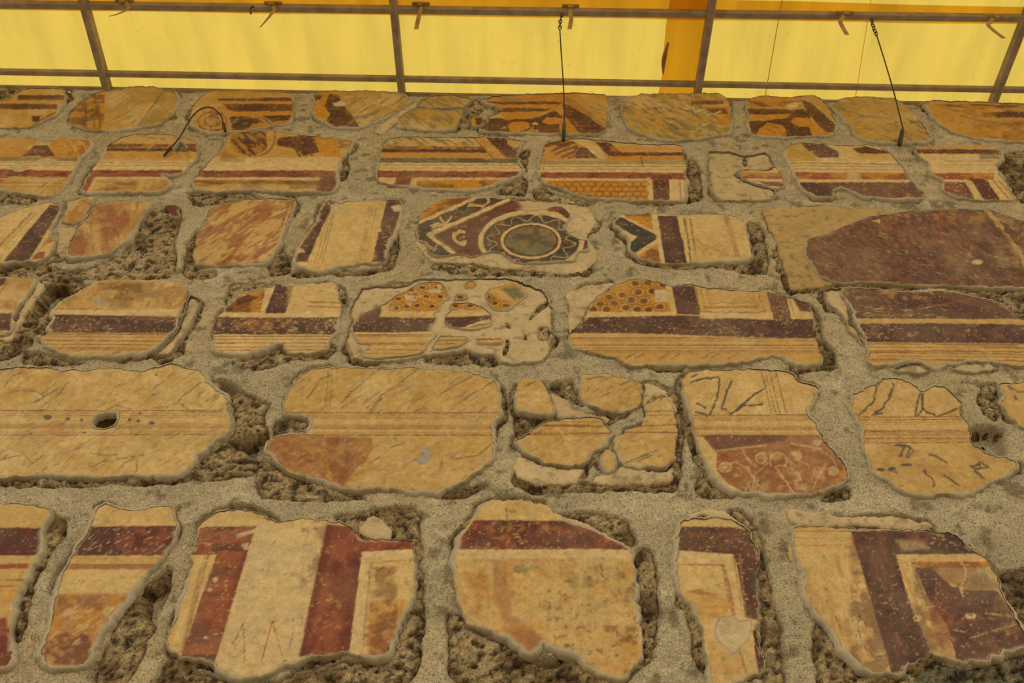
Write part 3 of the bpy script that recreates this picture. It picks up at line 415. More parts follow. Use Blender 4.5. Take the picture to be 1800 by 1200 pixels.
# b sheet
ST('b', 'g', rc(220, 715, 700, 768), 25, 18, 3, .48, .8, 41); band('b', 'B', [(200, 768), (960, 772)], [(200, 782), (960, 784)], c2='O', wear=.3); band('b', 'D', [(200, 782), (770, 784)], [(200, 802), (770, 804)], c2='b', wear=.2); rect('b', 'O', 195, 803, 940, 832, a=.75, wear=.35); band('b', 'g', [(190, 832), (930, 832)], [(190, 856), (930, 858)], wear=.35, c2='v'); rect('b', 'C', 180, 858, 965, 897, wear=.15); HL('b', 180, 960, [(868, 868, 3, 'n'), (884, 884, 3, 'n', .4)])
band('b', 'r', [(180, 898), (940, 903)], [(180, 934), (940, 938)], c2='D', wear=.25); P_('b', 'C', [(190, 936), (290, 936), (270, 985), (180, 985)], a=.7); P_('b', 'D', [(293, 930), (375, 930), (350, 985), (272, 985)], c2='r', wear=.25); rect('b', 'o', 385, 938, 960, 1005, wear=.2); L_('b', 'C', 12, [(375, 990), (395, 940), (900, 940)]); P_('b', 'O', [(400, 952), (830, 950), (760, 985), (400, 992)], c2='B', wear=.4)
P_('b', 'o', [(690, 718), (755, 720), (870, 832), (800, 832)], wear=.15); P_('b', 'D', [(760, 722), (870, 724), (880, 760), (930, 790), (925, 828), (868, 828)], c2='b', wear=.35); L_('b', 'B', 6, [(692, 718), (800, 830)])
P_('b', 'O', [(1060, 750), (1200, 738), (1290, 745), (1340, 830), (1050, 840)], a=.8, wear=.3)
for x, y, x2, y2 in ((1080, 770, 1150, 755), (1110, 795, 1200, 760), (1130, 812, 1240, 770), (1165, 825, 1280, 790), (1200, 832, 1320, 800), (1140, 770, 1230, 750)): L_('b', 'D', 14, [(x, y), ((x + x2) / 2, (y + y2) / 2 - 6), (x2, y2)])
P_('b', 'D', [(1230, 770), (1300, 780), (1370, 832), (1240, 832)], c2='b', wear=.3); P_('b', 'y', [(1205, 735), (1290, 728), (1350, 770), (1395, 838), (1350, 830), (1290, 775)], wear=.1)
P_('b', 'D', [(1340, 745), (1420, 750), (1480, 800), (1560, 830), (1420, 828), (1385, 800)], c2='b', wear=.35); rect('b', 'O', 1420, 768, 1830, 795, a=.7, wear=.4); band('b', 'D', [(1470, 800), (1818, 800)], [(1490, 818), (1818, 820)], c2='B', wear=.4); band('b', 'O', [(1400, 822), (1818, 822)], [(1400, 840), (1818, 840)], wear=.4); rect('b', 'O', 1040, 800, 1120, 862, a=.5, wear=.4)
band('b', 'g', [(1040, 842), (1818, 842)], [(1040, 868), (1818, 866)], a=.5, wear=.4); rect('b', 'C', 1030, 866, 1820, 905, wear=.15); HL('b', 1040, 1818, [(876, 876, 3, 'v', .5), (890, 892, 3, 'n', .5)]); band('b', 'r', [(1040, 906), (1830, 910)], [(1040, 940), (1830, 946)], c2='D', wear=.25); L_('b', 'b', 5, [(1582, 825), (1592, 885)]); L_('b', 'b', 4, [(1066, 880), (1066, 895)])
rect('b', 'O', 1085, 948, 1620, 1060, wear=.15); L_('b', 'C', 14, [(1060, 942), (1625, 948)]); L_('b', 'C', 26, [(1618, 945), (1632, 1060)])
for r_ in range(4):
    for q_ in range(13):
        x, y = 1120 + q_ * 40 + (r_ % 2) * 20, 970 + r_ * 26
        if x < 1605: RG('b', 'B', 5, x, y, 21, 14, n=16) if False else L_('b', 'B', 5, ell(x, y, 21, 14, n=12), a=.7)
P_('b', 'D', [(1640, 945), (1725, 945), (1745, 1060), (1648, 1060)], c2='P', wear=.3); rect('b', 'C', 1730, 945, 1830, 1060, wear=.1); HL('b', 1770, 1800, []); L_('b', 'r', 6, [(1785, 960), (1792, 1055)]); L_('b', 'r', 5, [(1810, 950), (1818, 1055)])
# c sheet
band('c', 'r', [(278, 908), (520, 908)], [(320, 940), (530, 945)], wear=.3, c2='o'); band('c', 'p', [(400, 958), (535, 960)], [(440, 980), (535, 985)], wear=.4)
P_('c', 'G', [(540, 770), (620, 760), (680, 790), (700, 850), (560, 850)], wear=.2); P_('c', 'p', [(620, 752), (750, 757), (830, 800), (820, 830), (720, 832), (670, 800)], c2='P', wear=.3); L_('c', 'G', 14, [(700, 850), (680, 800), (640, 840)]); P_('c', 'y', [(740, 755), (870, 765), (960, 835), (830, 835), (820, 800)], wear=.1); P_('c', 'p', [(890, 785), (960, 770), (1050, 790), (1095, 800), (1095, 810), (930, 810)], c2='b', wear=.35); P_('c', 'G', [(900, 812), (1095, 812), (1120, 830), (940, 832)], wear=.3, a=.7)
rect('c', 'C', 540, 848, 1200, 905, wear=.15); HL('c', 560, 1170, [(858, 866, 3, 'v', .6), (872, 880, 3, 'n', .6), (890, 894, 3, 'n', .5)]); band('c', 'r', [(590, 907), (1180, 912)], [(600, 944), (1200, 946)], wear=.3, c2='O'); L_('c', 'C', 12, [(600, 952), (1230, 955)]); P_('c', 'W', [(860, 900), (935, 905), (935, 945), (870, 940)], wear=.2, a=.7); rect('c', 'p', 600, 960, 1290, 1050, wear=.3, c2='D'); MO('c', 'O', rc(850, 965, 1280, 1045), 24, .58, .5, 42); P_('c', 'P', [(615, 962), (700, 962), (760, 1010), (805, 1020), (800, 1045), (690, 1035)], wear=.25)
P_('c', 'w', [(800, 1000), (830, 982), (890, 1000), (930, 1035), (810, 1050)], wear=0)
band('c', 'B', [(1225, 785), (1680, 790)], [(1240, 810), (1690, 815)], c2='D', wear=.35); rect('c', 'O', 1220, 765, 1690, 785, a=.8, wear=.3); MO('c', 'v', rc(1560, 790, 1700, 860), 20, .45, .6, 43); rect('c', 'C', 1290, 840, 1700, 905, wear=.1); HL('c', 1380, 1700, [(850, 852, 3, 'n', .5), (868, 870, 3, 'n', .4)]); band('c', 'r', [(1310, 912), (1640, 912)], [(1340, 945), (1640, 950)], wear=.4, c2='O')
P_('c', 'p', [(1380, 960), (1490, 960), (1550, 1060), (1380, 1060)], wear=.5, c2='r'); P_('c', 'y', [(1490, 945), (1530, 945), (1590, 1060), (1545, 1060)], wear=.1); P_('c', 'D', [(1490, 940), (1600, 945), (1680, 1060), (1590, 1060), (1530, 960)], c2='P', wear=.3); P_('c', 'y', [(1600, 945), (1690, 950), (1780, 1060), (1690, 1060)], wear=.1); L_('c', 'L', 6, [(1640, 955), (1730, 1060)]); L_('c', 'L', 5, [(1670, 955), (1755, 1050)])

# course 3
for d_ in (0, 12, 30): L_('d', 'L', 6 - d_ / 8, [(165 + d_, 130), (0 + d_ - 10, 312)], a=.9 if d_ == 0 else .6)
P_('d', 'P', [(262, 88), (330, 92), (150, 388), (18, 388)], wear=.3, c2='p'); P_('d', 'O', [(270, 255), (245, 285), (225, 310), (275, 280)], c2='r', wear=.35); P_('d', 'r', [(215, 335), (240, 335), (230, 372), (170, 380), (180, 355)], wear=.4); L_('d', 'n', 6, [(275, 240), (190, 350)]); MO('d', 'n', rc(-120, 130, 150, 400), 30, .55, .4, 50)
for d_ in (0, 16): L_('d', 'L', 5, [(440 + d_, 55), (372 + d_, 150)])
MO('d', 'O', rc(320, 130, 420, 190), 10, .45, .6, 51)
MO('d', 'n', rc(350, 60, 790, 370), 26, .42, .6, 52); MO('d', 'r', [(500, 90), (640, 90), (690, 160), (620, 270), (540, 330), (520, 200)], 16, .42, .75, 53); P_('d', 'r', [(390, 240), (430, 240), (460, 290), (440, 350), (360, 355)], c2='B', wear=.35, a=.85); ST('d', 'r', rc(360, 70, 780, 370), 80, 22, 3, .62, .6, 54)
ST('d', 'r', rc(1020, 60, 1560, 420), -32, 42, 7, .52, .75, 55); ST('d', 'B', rc(1020, 60, 1560, 420), -32, 22, 3, .6, .6, 56); MO('d', 'r', [(1250, 170), (1440, 80), (1500, 100), (1360, 190), (1270, 230)], 14, .42, .6, 57); MO('d', 'r', [(1190, 380), (1300, 320), (1450, 230), (1480, 260), (1360, 370), (1250, 400)], 14, .42, .6, 58); P_('d', 'B', [(1500, 62), (1558, 62), (1535, 110), (1515, 110)], a=.7); L_('d', 'L', 5, [(1545, 90), (1500, 200)]); L_('d', 'L', 4, [(1520, 100), (1490, 190)]); L_('d', 'C', 7, [(1530, 100), (1485, 240)])
P_('e', 'P', [(-70, 60), (-25, 65), (-105, 215), (-180, 392), (-260, 392), (-235, 330), (-130, 180), (-115, 110)], c2='p', wear=.3); P_('e', 'C', [(-245, 310), (-200, 325), (-190, 340), (-240, 345)], wear=.1)
for x, x2, w, c in ((-40, -118, 5, 'L'), (-28, -100, 5, 'L'), (-55, -140, 4, 'n'), (150, 88, 5, 'n'), (165, 100, 5, 'L'), (185, 118, 5, 'n')): L_('e', c, w, [(x, 100), (x2, 395)], a=.7)
P_('e', 'P', [(240, 60), (330, 60), (290, 200), (232, 392), (160, 392)], c2='p', wear=.25); P_('e', 'W', [(258, 100), (300, 90), (322, 95), (318, 130), (280, 125)], wear=.1); P_('e', 'C', [(165, 235), (210, 215), (215, 235)], wear=.1); rect('e', 'n', 196, 62, 238, 100, a=.3); MO('e', 'Y', rc(-100, 90, 190, 400), 30, .5, .5, 59)
P_('e', 'w', [(-60, 85), (0, 80), (30, 100), (10, 130), (-50, 140)], wear=.2)
# roundel (sheet m)
P_('m', 'p', [(60, 60), (1600, 60), (1600, 680), (60, 680)], c2='D', wear=.2)
P_('m', 'D', [(740, 200), (980, 110), (1000, 200), (860, 215)], c2='r', wear=.35)
P_('m', 'K', [(60, 330), (600, 80), (850, 95), (160, 415), (70, 480)], c2='v', wear=.3); P_('m', 'K', [(60, 455), (160, 420), (390, 590), (140, 620)], c2='v', wear=.3); MO('m', 'v', rc(60, 80, 850, 600), 14, .52, .45, 602); MO('m', 'D', rc(160, 100, 1000, 600), 22, .52, .6, 603); ST('m', 'w', rc(60, 80, 700, 400), -28, 10, 3, .68, .5, 604); P_('m', 'O', [(60, 300), (60, 140), (300, 80), (600, 75), (560, 95)], c2='B', wear=.25); ST('m', 'B', rc(100, 80, 580, 290), -15, 12, 3, .55, .6, 60)
L_('m', 'C', 28, [(60, 318), (610, 80)], a=1, wear=.1); L_('m', 'C', 30, [(165, 412), (870, 105)], a=1, wear=.1); L_('m', 'C', 32, [(165, 412), (390, 570)], a=1, wear=.1); L_('m', 'n', 6, [(230, 412), (880, 120)], a=.7); L_('m', 'n', 7, [(225, 415), (430, 575)], a=.8)
EL('m', 'P', 1070, 467, 450, 258, wear=.1); EL('m', 'K', 1070, 467, 432, 248, c2='v', wear=.25); L_('m', 'C', 40, ell(1070, 467, 444, 250, n=70), a=1, wear=.1)
MO('m', 'v', ell(1070, 467, 430, 246), 14, .5, .6, 600); MO('m', 'r', ell(1070, 467, 430, 246), 12, .6, .5, 601)
L_('m', 'y', 8, [(1070 + (348 + 46 * math.sin(12 * t)) * math.cos(t), 467 + (200 + 27 * math.sin(12 * t)) * math.sin(t)) for t in np.linspace(0, 2 * math.pi, 240)], a=.75, wear=.3)
for k in range(26):
    t = k * 2 * math.pi / 26 + .1; EL('m', ('y', 'r', 'g', 'n')[k % 4], 1070 + (335 + 40 * (-1) ** k) * math.cos(t), 467 + (192 + 25 * (-1) ** k) * math.sin(t), 12, 7, a=.5)
EL('m', 'C', 1067, 467, 268, 157, wear=.1); EL('m', 'n', 1067, 467, 245, 140, wear=.1); EL('m', 'P', 1067, 465, 240, 138, wear=.2); EL('m', 'g', 1067, 463, 224, 126, c2='v', wear=.15); MO('m', 'n', ell(1067, 463, 220, 124), 22, .55, .35, 61); MO('m', 'w', rc(1150, 360, 1290, 470), 14, .5, .4, 62)
L_('m', 'y', 30, [(485, 392), (440, 385), (400, 405), (388, 440), (405, 475), (450, 492), (488, 484)], a=.95, wear=.1); L_('m', 'y', 14, [(440, 445), (480, 430)], a=.9); EL('m', 'B', 450, 440, 22, 22, a=.5)
for p in ([(190, 335), (250, 310), (320, 335)], [(205, 345), (270, 330)], [(270, 265), (285, 290), (315, 318)], [(365, 255), (350, 285), (320, 315)]): L_('m', 'C', 17, p, a=.9, wear=.15)
L_('m', 'y', 20, [(520, 170), (535, 150), (580, 155), (640, 162), (680, 145), (697, 115), (690, 90)], a=.9, wear=.15); L_('m', 'g', 14, [(400, 230), (440, 200), (480, 230), (520, 190)]); 
for p in ([(170, 508), (215, 532)], [(250, 490), (215, 540)], [(205, 555), (240, 535)], [(180, 530), (225, 545)]): L_('m', 'C', 10, p)
P_('m', 'y', [(980, 165), (1010, 200), (960, 215), (940, 190)], a=.5); P_('m', 'D', [(1180, 195), (1260, 170), (1345, 178), (1405, 220), (1415, 265), (1330, 225)], c2='r', wear=.2); L_('m', 'C', 30, [(1160, 205), (1270, 228), (1370, 275)], a=1)
# lozenge tip
P_('e', 'K', [(1440, 165), (1500, 150), (1690, 258), (1530, 355), (1500, 310), (1560, 260), (1440, 200)], c2='v', wear=.25); P_('e', 'O', [(1480, 140), (1640, 130), (1640, 225)], c2='B', wear=.25); P_('e', 'O', [(1560, 360), (1665, 295), (1690, 400), (1620, 400)], c2='B', wear=.3); L_('e', 'C', 14, [(1470, 145), (1690, 258), (1545, 358)], a=1, wear=.1); L_('e', 'C', 24, [(1645, 130), (1700, 400)], a=1, wear=.1); P_('e', 'P', [(1440, 195), (1500, 265), (1440, 260)], wear=.3); L_('e', 'C', 14, [(1460, 225), (1535, 262), (1480, 300)], a=.9); L_('e', 'g', 8, [(1470, 185), (1510, 200)]); EL('e', 'D', 1490, 180, 10, 8)
P_('e', 'P', [(1668, 148), (1770, 148), (1820, 400), (1708, 400)], c2='p', wear=.2); L_('f', 'v', 12, [(8, 165), (30, 280), (42, 390)], a=.8); L_('f', 'L', 8, [(40, 165), (75, 385)]); P_('f', 'P', [(-8, 250), (8, 300), (20, 400), (-10, 400)], wear=.3)
for x, x2 in ((218, 280), (240, 300), (228, 290)): L_('f', 'L', 6, [(x, 150), (x2, 365)], a=.7)
P_('f', 'p', [(320, 180), (370, 200), (400, 300), (390, 350), (365, 350)], wear=.5, c2='P'); L_('f', 'g', 8, [(20, 265), (80, 275), (120, 320), (190, 300), (200, 335)], a=.6); MO('f', 'g', rc(100, 310, 230, 365), 12, .5, .6, 63); MO('f', 'Y', rc(50, 140, 330, 390), 30, .5, .5, 64)
# large purple
MO('f', 'P', rc(640, 110, 1930, 530), 30, .44, .45, 65); MO('f', 'b', rc(1250, 250, 1930, 530), 36, .54, .35, 66); ST('f', 'P', rc(640, 110, 1930, 530), 40, 26, 6, .54, .45, 67); MO('f', 'Z', rc(700, 120, 1930, 520), 16, .55, .35, 68); MO('f', 'r', rc(900, 120, 1500, 300), 26, .56, .2, 640); ST('f', 'w', rc(650, 120, 1930, 520), 15, 14, 2, .69, .5, 69); ST('f', 'r', rc(680, 130, 1500, 480), 45, 30, 4, .62, .35, 70)
L_('f', 'Y', 26, [(1600, 112), (1680, 210), (1760, 320), (1830, 430)], a=.9, wear=.1); EL('f', 'C', 1555, 390, 32, 12); P_('f', 'C', [(1000, 175), (1040, 165), (1040, 190)], wear=.1); MO('f', 'w', rc(1640, 120, 1930, 420), 22, .60, .35, 71); ST('f', 'Z', rc(650, 115, 1930, 525), 38, 16, 3, .58, .45, 641); ST('f', 'b', rc(650, 115, 1930, 525), 40, 20, 4, .60, .4, 642); MO('f', 'o', rc(1050, 115, 1600, 190), 12, .55, .4, 643)

# course 4: purple band with thin lines below
MO('d', 'n', rc(-120, 470, 180, 660), 24, .45, .5, 80); MO('d', 'r', rc(0, 590, 60, 640), 8, .4, .6, 81); P_('d', 'P', [(-120, 668), (62, 664), (55, 752), (-120, 756)], wear=.3); P_('d', 'P', [(-120, 470), (40, 470), (20, 510), (-120, 580)], wear=.3); L_('d', 'r', 5, [(40, 500), (-20, 580)]); L_('d', 'C', 10, [(-120, 655), (70, 650)]); HL('d', -120, 50, [(764, 762, 4, 'r')])
MO('d', 'n', rc(270, 490, 1000, 640), 26, .44, .6, 82); MO('d', 'B', rc(560, 490, 760, 600), 18, .46, .7, 83); MO('d', 'g', rc(270, 490, 1000, 640), 24, .6, .4, 84); ST('d', 'r', rc(750, 500, 980, 640), -40, 18, 4, .56, .5, 85); L_('d', 'L', 5, [(280, 640), (450, 642), (700, 650), (950, 655)]); rect('d', 'C', 260, 644, 950, 672, wear=.1); EL('d', 'x', 525, 605, 28, 12, wear=.2)
P_('d', 'P', [(240, 668), (600, 674), (955, 682), (930, 770), (600, 766), (240, 766)], wear=.35, c2='p')
MO('d', 'C', rc(300, 690, 620, 765), 7, 0.695, 0.56, 86)
rect('d', 'Y', 210, 770, 900, 880, wear=.05, a=.6); HL('d', 215, 880, [(772, 774, 5, 'L'), (784, 790, 3, 'n'), (806, 810, 5, 'L'), (825, 830, 4, 'L'), (848, 856, 4, 'r'), (840, 848, 3, 'n')]); ST('d', 'V', rc(380, 840, 760, 895), -25, 22, 2.5, .58, .6, 87)
P_('d', 'O', [(1150, 655), (1270, 550), (1420, 530), (1385, 660)], c2='B', wear=.3); P_('d', 'D', [(1245, 590), (1310, 560), (1365, 580), (1290, 610), (1250, 625)], c2='b', wear=.3); P_('d', 'P', [(1140, 650), (1200, 618), (1250, 650)], wear=.3)
for k in range(4): L_('d', 'b', 4, [(1250 + k * 20, 650), (1390 + k * 3, 555 + k * 22)], a=.6)
P_('d', 'C', [(1400, 530), (1450, 505), (1395, 665), (1130, 690), (1150, 660), (1375, 660)], wear=.1); P_('d', 'P', [(1455, 508), (1550, 514), (1508, 660), (1395, 665)], c2='p', wear=.3); rect('d', 'y', 1515, 500, 1800, 675, a=.5); HL('d', 1630, 1800, [(602, 605, 4, 'L'), (625, 630, 4, 'L')]); rect('d', 'C', 1510, 655, 1800, 682, wear=.2)
P_('d', 'P', [(1130, 680), (1350, 684), (1800, 684), (1775, 775), (1120, 772)], wear=.45, c2='p'); MO('d', 'n', [(1240, 690), (1500, 680), (1560, 700), (1500, 740), (1330, 760), (1230, 750)], 14, .4, .8, 88); MO('d', 'C', rc(1130, 690, 1780, 775), 9, 0.675, 0.56, 89)
HL('d', 1110, 1750, [(784, 784, 5, 'L'), (800, 800, 3, 'n'), (818, 820, 5, 'L'), (840, 840, 4, 'n'), (858, 855, 5, 'r')])
# shattered fragment (sheet n)
P_('n', 'P', [(80, 400), (310, 305), (320, 390), (760, 395), (1200, 375), (1200, 445), (760, 500), (500, 515), (90, 512)], c2='p', wear=.25); P_('n', 'o', [(325, 310), (395, 260), (790, 340), (1200, 350), (1200, 376), (760, 398), (560, 400), (300, 385)], wear=.1); P_('n', 'y', [(305, 390), (330, 300), (380, 290), (370, 345), (1200, 345), (1200, 372), (760, 392)], wear=.1)
P_('n', 'O', [(378, 345), (395, 260), (540, 130), (1100, 90), (1200, 330), (800, 340)], wear=.2, c2='o'); P_('n', 'O', [(1140, 180), (1240, 250), (1360, 300), (1320, 345), (1220, 345), (1160, 300)], c2='B', wear=.2); P_('n', 'Y', [(1210, 170), (1280, 190), (1380, 280), (1340, 290), (1240, 220)], wear=.1); P_('n', 'g', [(1250, 155), (1350, 130), (1470, 200), (1420, 250), (1370, 260)], c2='G', wear=.3)
for x, y in ((640, 155), (760, 158), (450, 245), (670, 230), (785, 230), (520, 305), (600, 298), (715, 305), (900, 300), (1020, 300), (1215, 285), (1300, 300), (560, 180), (565, 240), (940, 235), (1160, 240), (430, 320)):
    L_('n', 'B', 7, ell(x, y, 46, 31, n=20), a=.75); EL('n', 'o', x, y, 34, 22, a=.7); EL('n', 'b', x, y, 24, 13, wear=.3)
MO('n', 'C', rc(380, 110, 860, 330), 12, .62, .8, 90); P_('n', 'W', [(500, 215), (560, 220), (585, 250), (510, 260)], wear=.1); P_('n', 'W', [(690, 170), (740, 160), (800, 185), (770, 205), (700, 195)], wear=.1); P_('n', 'W', [(890, 345), (960, 320), (985, 350), (930, 370)]); MO('n', 'C', rc(90, 320, 760, 510), 6, 0.715, 0.64, 91)
P_('n', 'C', [(1000, 455), (1100, 420), (1195, 410), (1180, 440), (1090, 450), (960, 475)], wear=.1)
HL('n', 100, 720, [(520, 520, 6, 'C'), (533, 533, 6, 'L'), (545, 545, 5, 'n'), (600, 600, 5, 'L'), (612, 612, 4, 'n'), (650, 655, 6, 'r'), (680, 685, 5, 'n')]); HL('n', 720, 1290, [(575, 562, 5, 'n'), (607, 598, 6, 'L'), (580, 572, 5, 'L')]); P_('n', 'P', [(790, 522), (850, 512), (920, 520), (880, 535)], wear=.3)
# long fragment
P_('e', 'O', [(1330, 610), (1370, 560), (1440, 510), (1530, 475), (1720, 490), (1755, 655), (1290, 655)], c2='o', wear=.12); MO('e', 'o', rc(1400, 475, 1740, 600), 16, .5, .5, 92)
for x, y in ((1615, 500), (1700, 510), (1550, 505), (1480, 565), (1565, 550), (1640, 545), (1410, 575), (1595, 595), (1700, 560), (1365, 612), (1440, 610), (1500, 630), (1560, 640), (1620, 640), (1680, 625), (1330, 640), (1400, 640), (1530, 590)):
    L_('e', 'B', 5, ell(x, y, 38, 25, n=20), a=.75); EL('e', 'o', x, y, 30, 19, a=.6); EL('e', 'B', x, y, 20, 14, c2='b', wear=.3)
P_('e', 'W', [(1650, 540), (1780, 535), (1790, 570), (1740, 600), (1655, 600)], wear=.15); rect('e', 'y', 1280, 652, 1770, 684, wear=.1); L_('e', 'y', 28, [(1725, 490), (1755, 660)], a=1, wear=.1)
P_('f', 'P', [(-60, 510), (60, 514), (95, 668), (-28, 665)], c2='p', wear=.25); P_('f', 'P', [(-620, 765), (-490, 682), (0, 672), (340, 690), (430, 694), (700, 690), (715, 790), (300, 785), (0, 775), (-300, 765)], c2='p', wear=.28); rect('f', 'C', 90, 655, 480, 688, wear=.2, a=.8)
for k, (a_, b_, c_) in enumerate(((85, 435, 655), (110, 400, 628), (140, 375, 605))):
    L_('f', 'n' if k else 'L', 6, [(a_ - 18, 520), (a_ + 8, c_), (b_, c_), (b_ - 40, 540)], a=.75)
L_('f', 'n', 12, [(118, 628), (400, 628)], a=.7)
P_('f', 'p', [(440, 545), (545, 560), (575, 692), (480, 692)], c2='r', wear=.4); P_('f', 'C', [(545, 560), (570, 562), (610, 660), (590, 690), (575, 690)], wear=.1); L_('f', 'n', 10, [(555, 560), (595, 685)]); P_('f', 'P', [(570, 560), (650, 595), (695, 655), (620, 650)], c2='p', wear=.3); P_('f', 'y', [(575, 665), (700, 660), (700, 692), (575, 692)], wear=.1); P_('f', 'P', [(560, 692), (700, 690), (715, 790), (560, 790)], wear=.35)
MO('f', 'C', rc(-600, 680, 720, 790), 7, 0.725, 0.56, 93)
HL('f', -620, 730, [(792, 792, 5, 'L'), (803, 806, 4, 'n'), (828, 830, 5, 'L'), (845, 846, 4, 'n'), (858, 862, 4, 'r'), (868, 872, 5, 'n')]); rect('f', 'o', -620, 862, 730, 945, a=.35, wear=.4)
for x in (105, 150, 245, -120, -300, -250, -60): L_('f', 'v', 6, [(x, 900), (x + 25, 885), (x + 45, 876)], a=.7)
# right hand fragment
P_('f', 'p', [(830, 520), (1300, 540), (1560, 560), (1800, 690), (1300, 690), (890, 688)], c2='P', wear=.35); MO('f', 'P', rc(900, 530, 1800, 690), 20, .45, .5, 94); P_('f', 'p', [(1250, 545), (1560, 545), (1930, 570), (1930, 690), (1780, 690)], wear=.6); L_('f', 'r', 8, [(1230, 645), (1400, 610), (1570, 575)], a=.7); L_('f', 'r', 5, [(1290, 640), (1325, 690)], a=.7); ST('f', 'w', rc(860, 620, 1400, 690), 0, 24, 2, .6, .6, 95); MO('f', 'o', rc(850, 530, 1400, 600), 14, .6, .5, 96)
band('f', 'Y', [(890, 688), (1300, 690), (1930, 702)], [(890, 714), (1300, 712), (1930, 724)], wear=.05); P_('f', 'P', [(920, 716), (1300, 712), (1930, 722), (1930, 820), (960, 812)], c2='p', wear=.3); MO('f', 'C', rc(940, 720, 1930, 810), 7, 0.715, 0.48, 97)
HL('f', 960, 1930, [(820, 824, 5, 'L'), (838, 844, 4, 'n'), (858, 862, 4, 'L'), (866, 876, 4, 'L'), (884, 890, 4, 'n'), (900, 912, 5, 'r')]); ST('f', 'L', rc(960, 820, 1930, 930), 1, 60, 3, .58, .5, 98)

# course 5
def marble(t, pts, seed, ang=-32, dens=.6):
    MO(t, 'Y', pts, 40, .45, .7, seed); MO(t, 'G', pts, 34, .56, .5, seed + 1); MO(t, 'C', pts, 20, .6, .5, seed + 2); ST(t, 'V', pts, ang, 30, 2.6, dens + .08, .5, seed + 3); ST(t, 'n', pts, ang, 55, 9, .6, .25, seed + 4)
marble('g', rc(-120, 120, 1240, 740), 110)
for p in ([(50, 265), (100, 255), (150, 262), (190, 262), (235, 285), (180, 325)], [(150, 330), (230, 290), (300, 250)], [(540, 635), (600, 632), (650, 615), (700, 608), (760, 600)], [(490, 665), (530, 640), (560, 628)], [(720, 620), (725, 660), (715, 700)], [(930, 330), (960, 290), (1060, 215)], [(960, 330), (1000, 365), (1080, 370), (1150, 365), (1180, 345)], [(0, 625), (60, 610), (100, 600)], [(20, 240), (60, 180), (120, 160)], [(820, 235), (870, 205)], [(300, 290), (360, 210)], [(480, 590), (540, 600), (610, 600)], [(560, 360), (620, 335), (690, 355)], [(800, 350), (900, 340)], [(110, 580), (170, 640)], [(150, 660), (230, 600)]): L_('g', 'V', 7, p, a=.75)
def fascia(t, x0, x1, y0, y1, d0=0.0, d1=1.0):
    """the five thin lines that run through the whole course"""
    h = y1 - y0; rect(t, 'y', x0, y0 + h * .1, x1, y0 + h * .45, a=.5, wear=.3)
    for fr, w, c, a in ((0, 5, 'L', .8), (.1, 3, 'n', .6), (.2, 4, 'L', .55), (.28, 3, 'n', .5), (.55, 4, 'n', .5), (.62, 5, 'r', .6), (.7, 5, 'L', .6), (.9, 3, 'n', .5), (1.0, 5, 'L', .8)): L_(t, c, w, [(x0, y0 + h * fr), ((x0 + x1) / 2, y0 + h * fr + 2), (x1, y0 + h * fr)], a=min(1, a * 1.25), wear=.2)
fascia('g', -120, 1240, 362, 490)
for x, y, rx, ry in ((250, 396, 24, 13), (357, 406, 15, 10), (430, 413, 9, 10), (683, 411, 8, 8), (729, 418, 9, 8), (737, 378, 9, 6), (800, 430, 16, 9), (160, 485, 8, 6), (445, 480, 9, 5), (720, 492, 8, 5), (613, 595, 5, 5), (825, 172, 7, 5)): EL('g', 'v', x, y, rx, ry, wear=.1)  # small holes painted on as dark spots, their shade put into the colour
for p in ([(150, 340), (90, 430), (0, 548), (-40, 600)], [(100, 370), (50, 450), (-30, 540)], [(80, 555), (60, 580)]): L_('g', 'W', 6, p, a=.9, wear=.1)
marble('g', rc(1400, 130, 1800, 390), 120, -40, .58); marble('h', rc(0, 130, 850, 400), 124, -36, .58); marble('h', rc(-300, 490, 850, 800), 128, -30, .62)
for p in ([(0, 325), (60, 260), (170, 165), (210, 140)], [(0, 350), (60, 310), (110, 285)], [(130, 350), (170, 330), (210, 295)], [(150, 370), (210, 300)], [(520, 280), (600, 230), (720, 165)], [(200, 290), (280, 240), (400, 150)], [(390, 370), (430, 345), (480, 375), (550, 380)], [(740, 250), (800, 210)], [(640, 310), (700, 270)], [(-180, 300), (-110, 200), (-60, 180)], [(260, 560), (330, 535)], [(150, 640), (200, 610)], [(600, 620), (720, 600), (790, 540)], [(520, 680), (530, 640)]): L_('h', 'V', 8, p, a=.75)
fascia('h', -330, 840, 375, 492); L_('h', 'L', 6, [(-70, 145), (-75, 240), (-85, 340)], a=.6); L_('h', 'L', 5, [(-50, 145), (-52, 230), (-60, 340)], a=.5)
P_('h', 'r', [(-400, 490), (-250, 494), (0, 500), (160, 510), (170, 560), (120, 640), (60, 690), (0, 780), (-130, 770), (-400, 600)], c2='n', wear=.3, a=.75); MO('h', 'B', [(-380, 490), (160, 505), (100, 600), (0, 760), (-300, 640)], 26, .5, .5, 132); ST('h', 'r', rc(-100, 660, 300, 790), 5, 40, 6, .56, .45, 133)
for p in (ell(-110, 600, 40, 28, -200, 60, 14), ell(-235, 560, 60, 40, 20, 160, 14), [(-60, 740), (-75, 640), (-110, 575)], [(-230, 640), (-180, 610), (-150, 620)], [(-60, 550), (20, 600)]): L_('h', 'o', 7, p, a=.7)
P_('h', 'x', [(430, 550), (460, 560), (475, 600), (455, 645), (420, 655), (370, 620), (410, 610)], wear=.1); rect('h', 'w', 670, 390, 710, 430, a=.5, wear=.3); L_('h', 'y', 10, [(90, 660), (150, 680), (260, 690), (380, 690)], a=.6); L_('h', 'L', 4, [(235, 660), (225, 770)], a=.5); EL('h', 'y', 160, 200, 40, 28, a=.6)
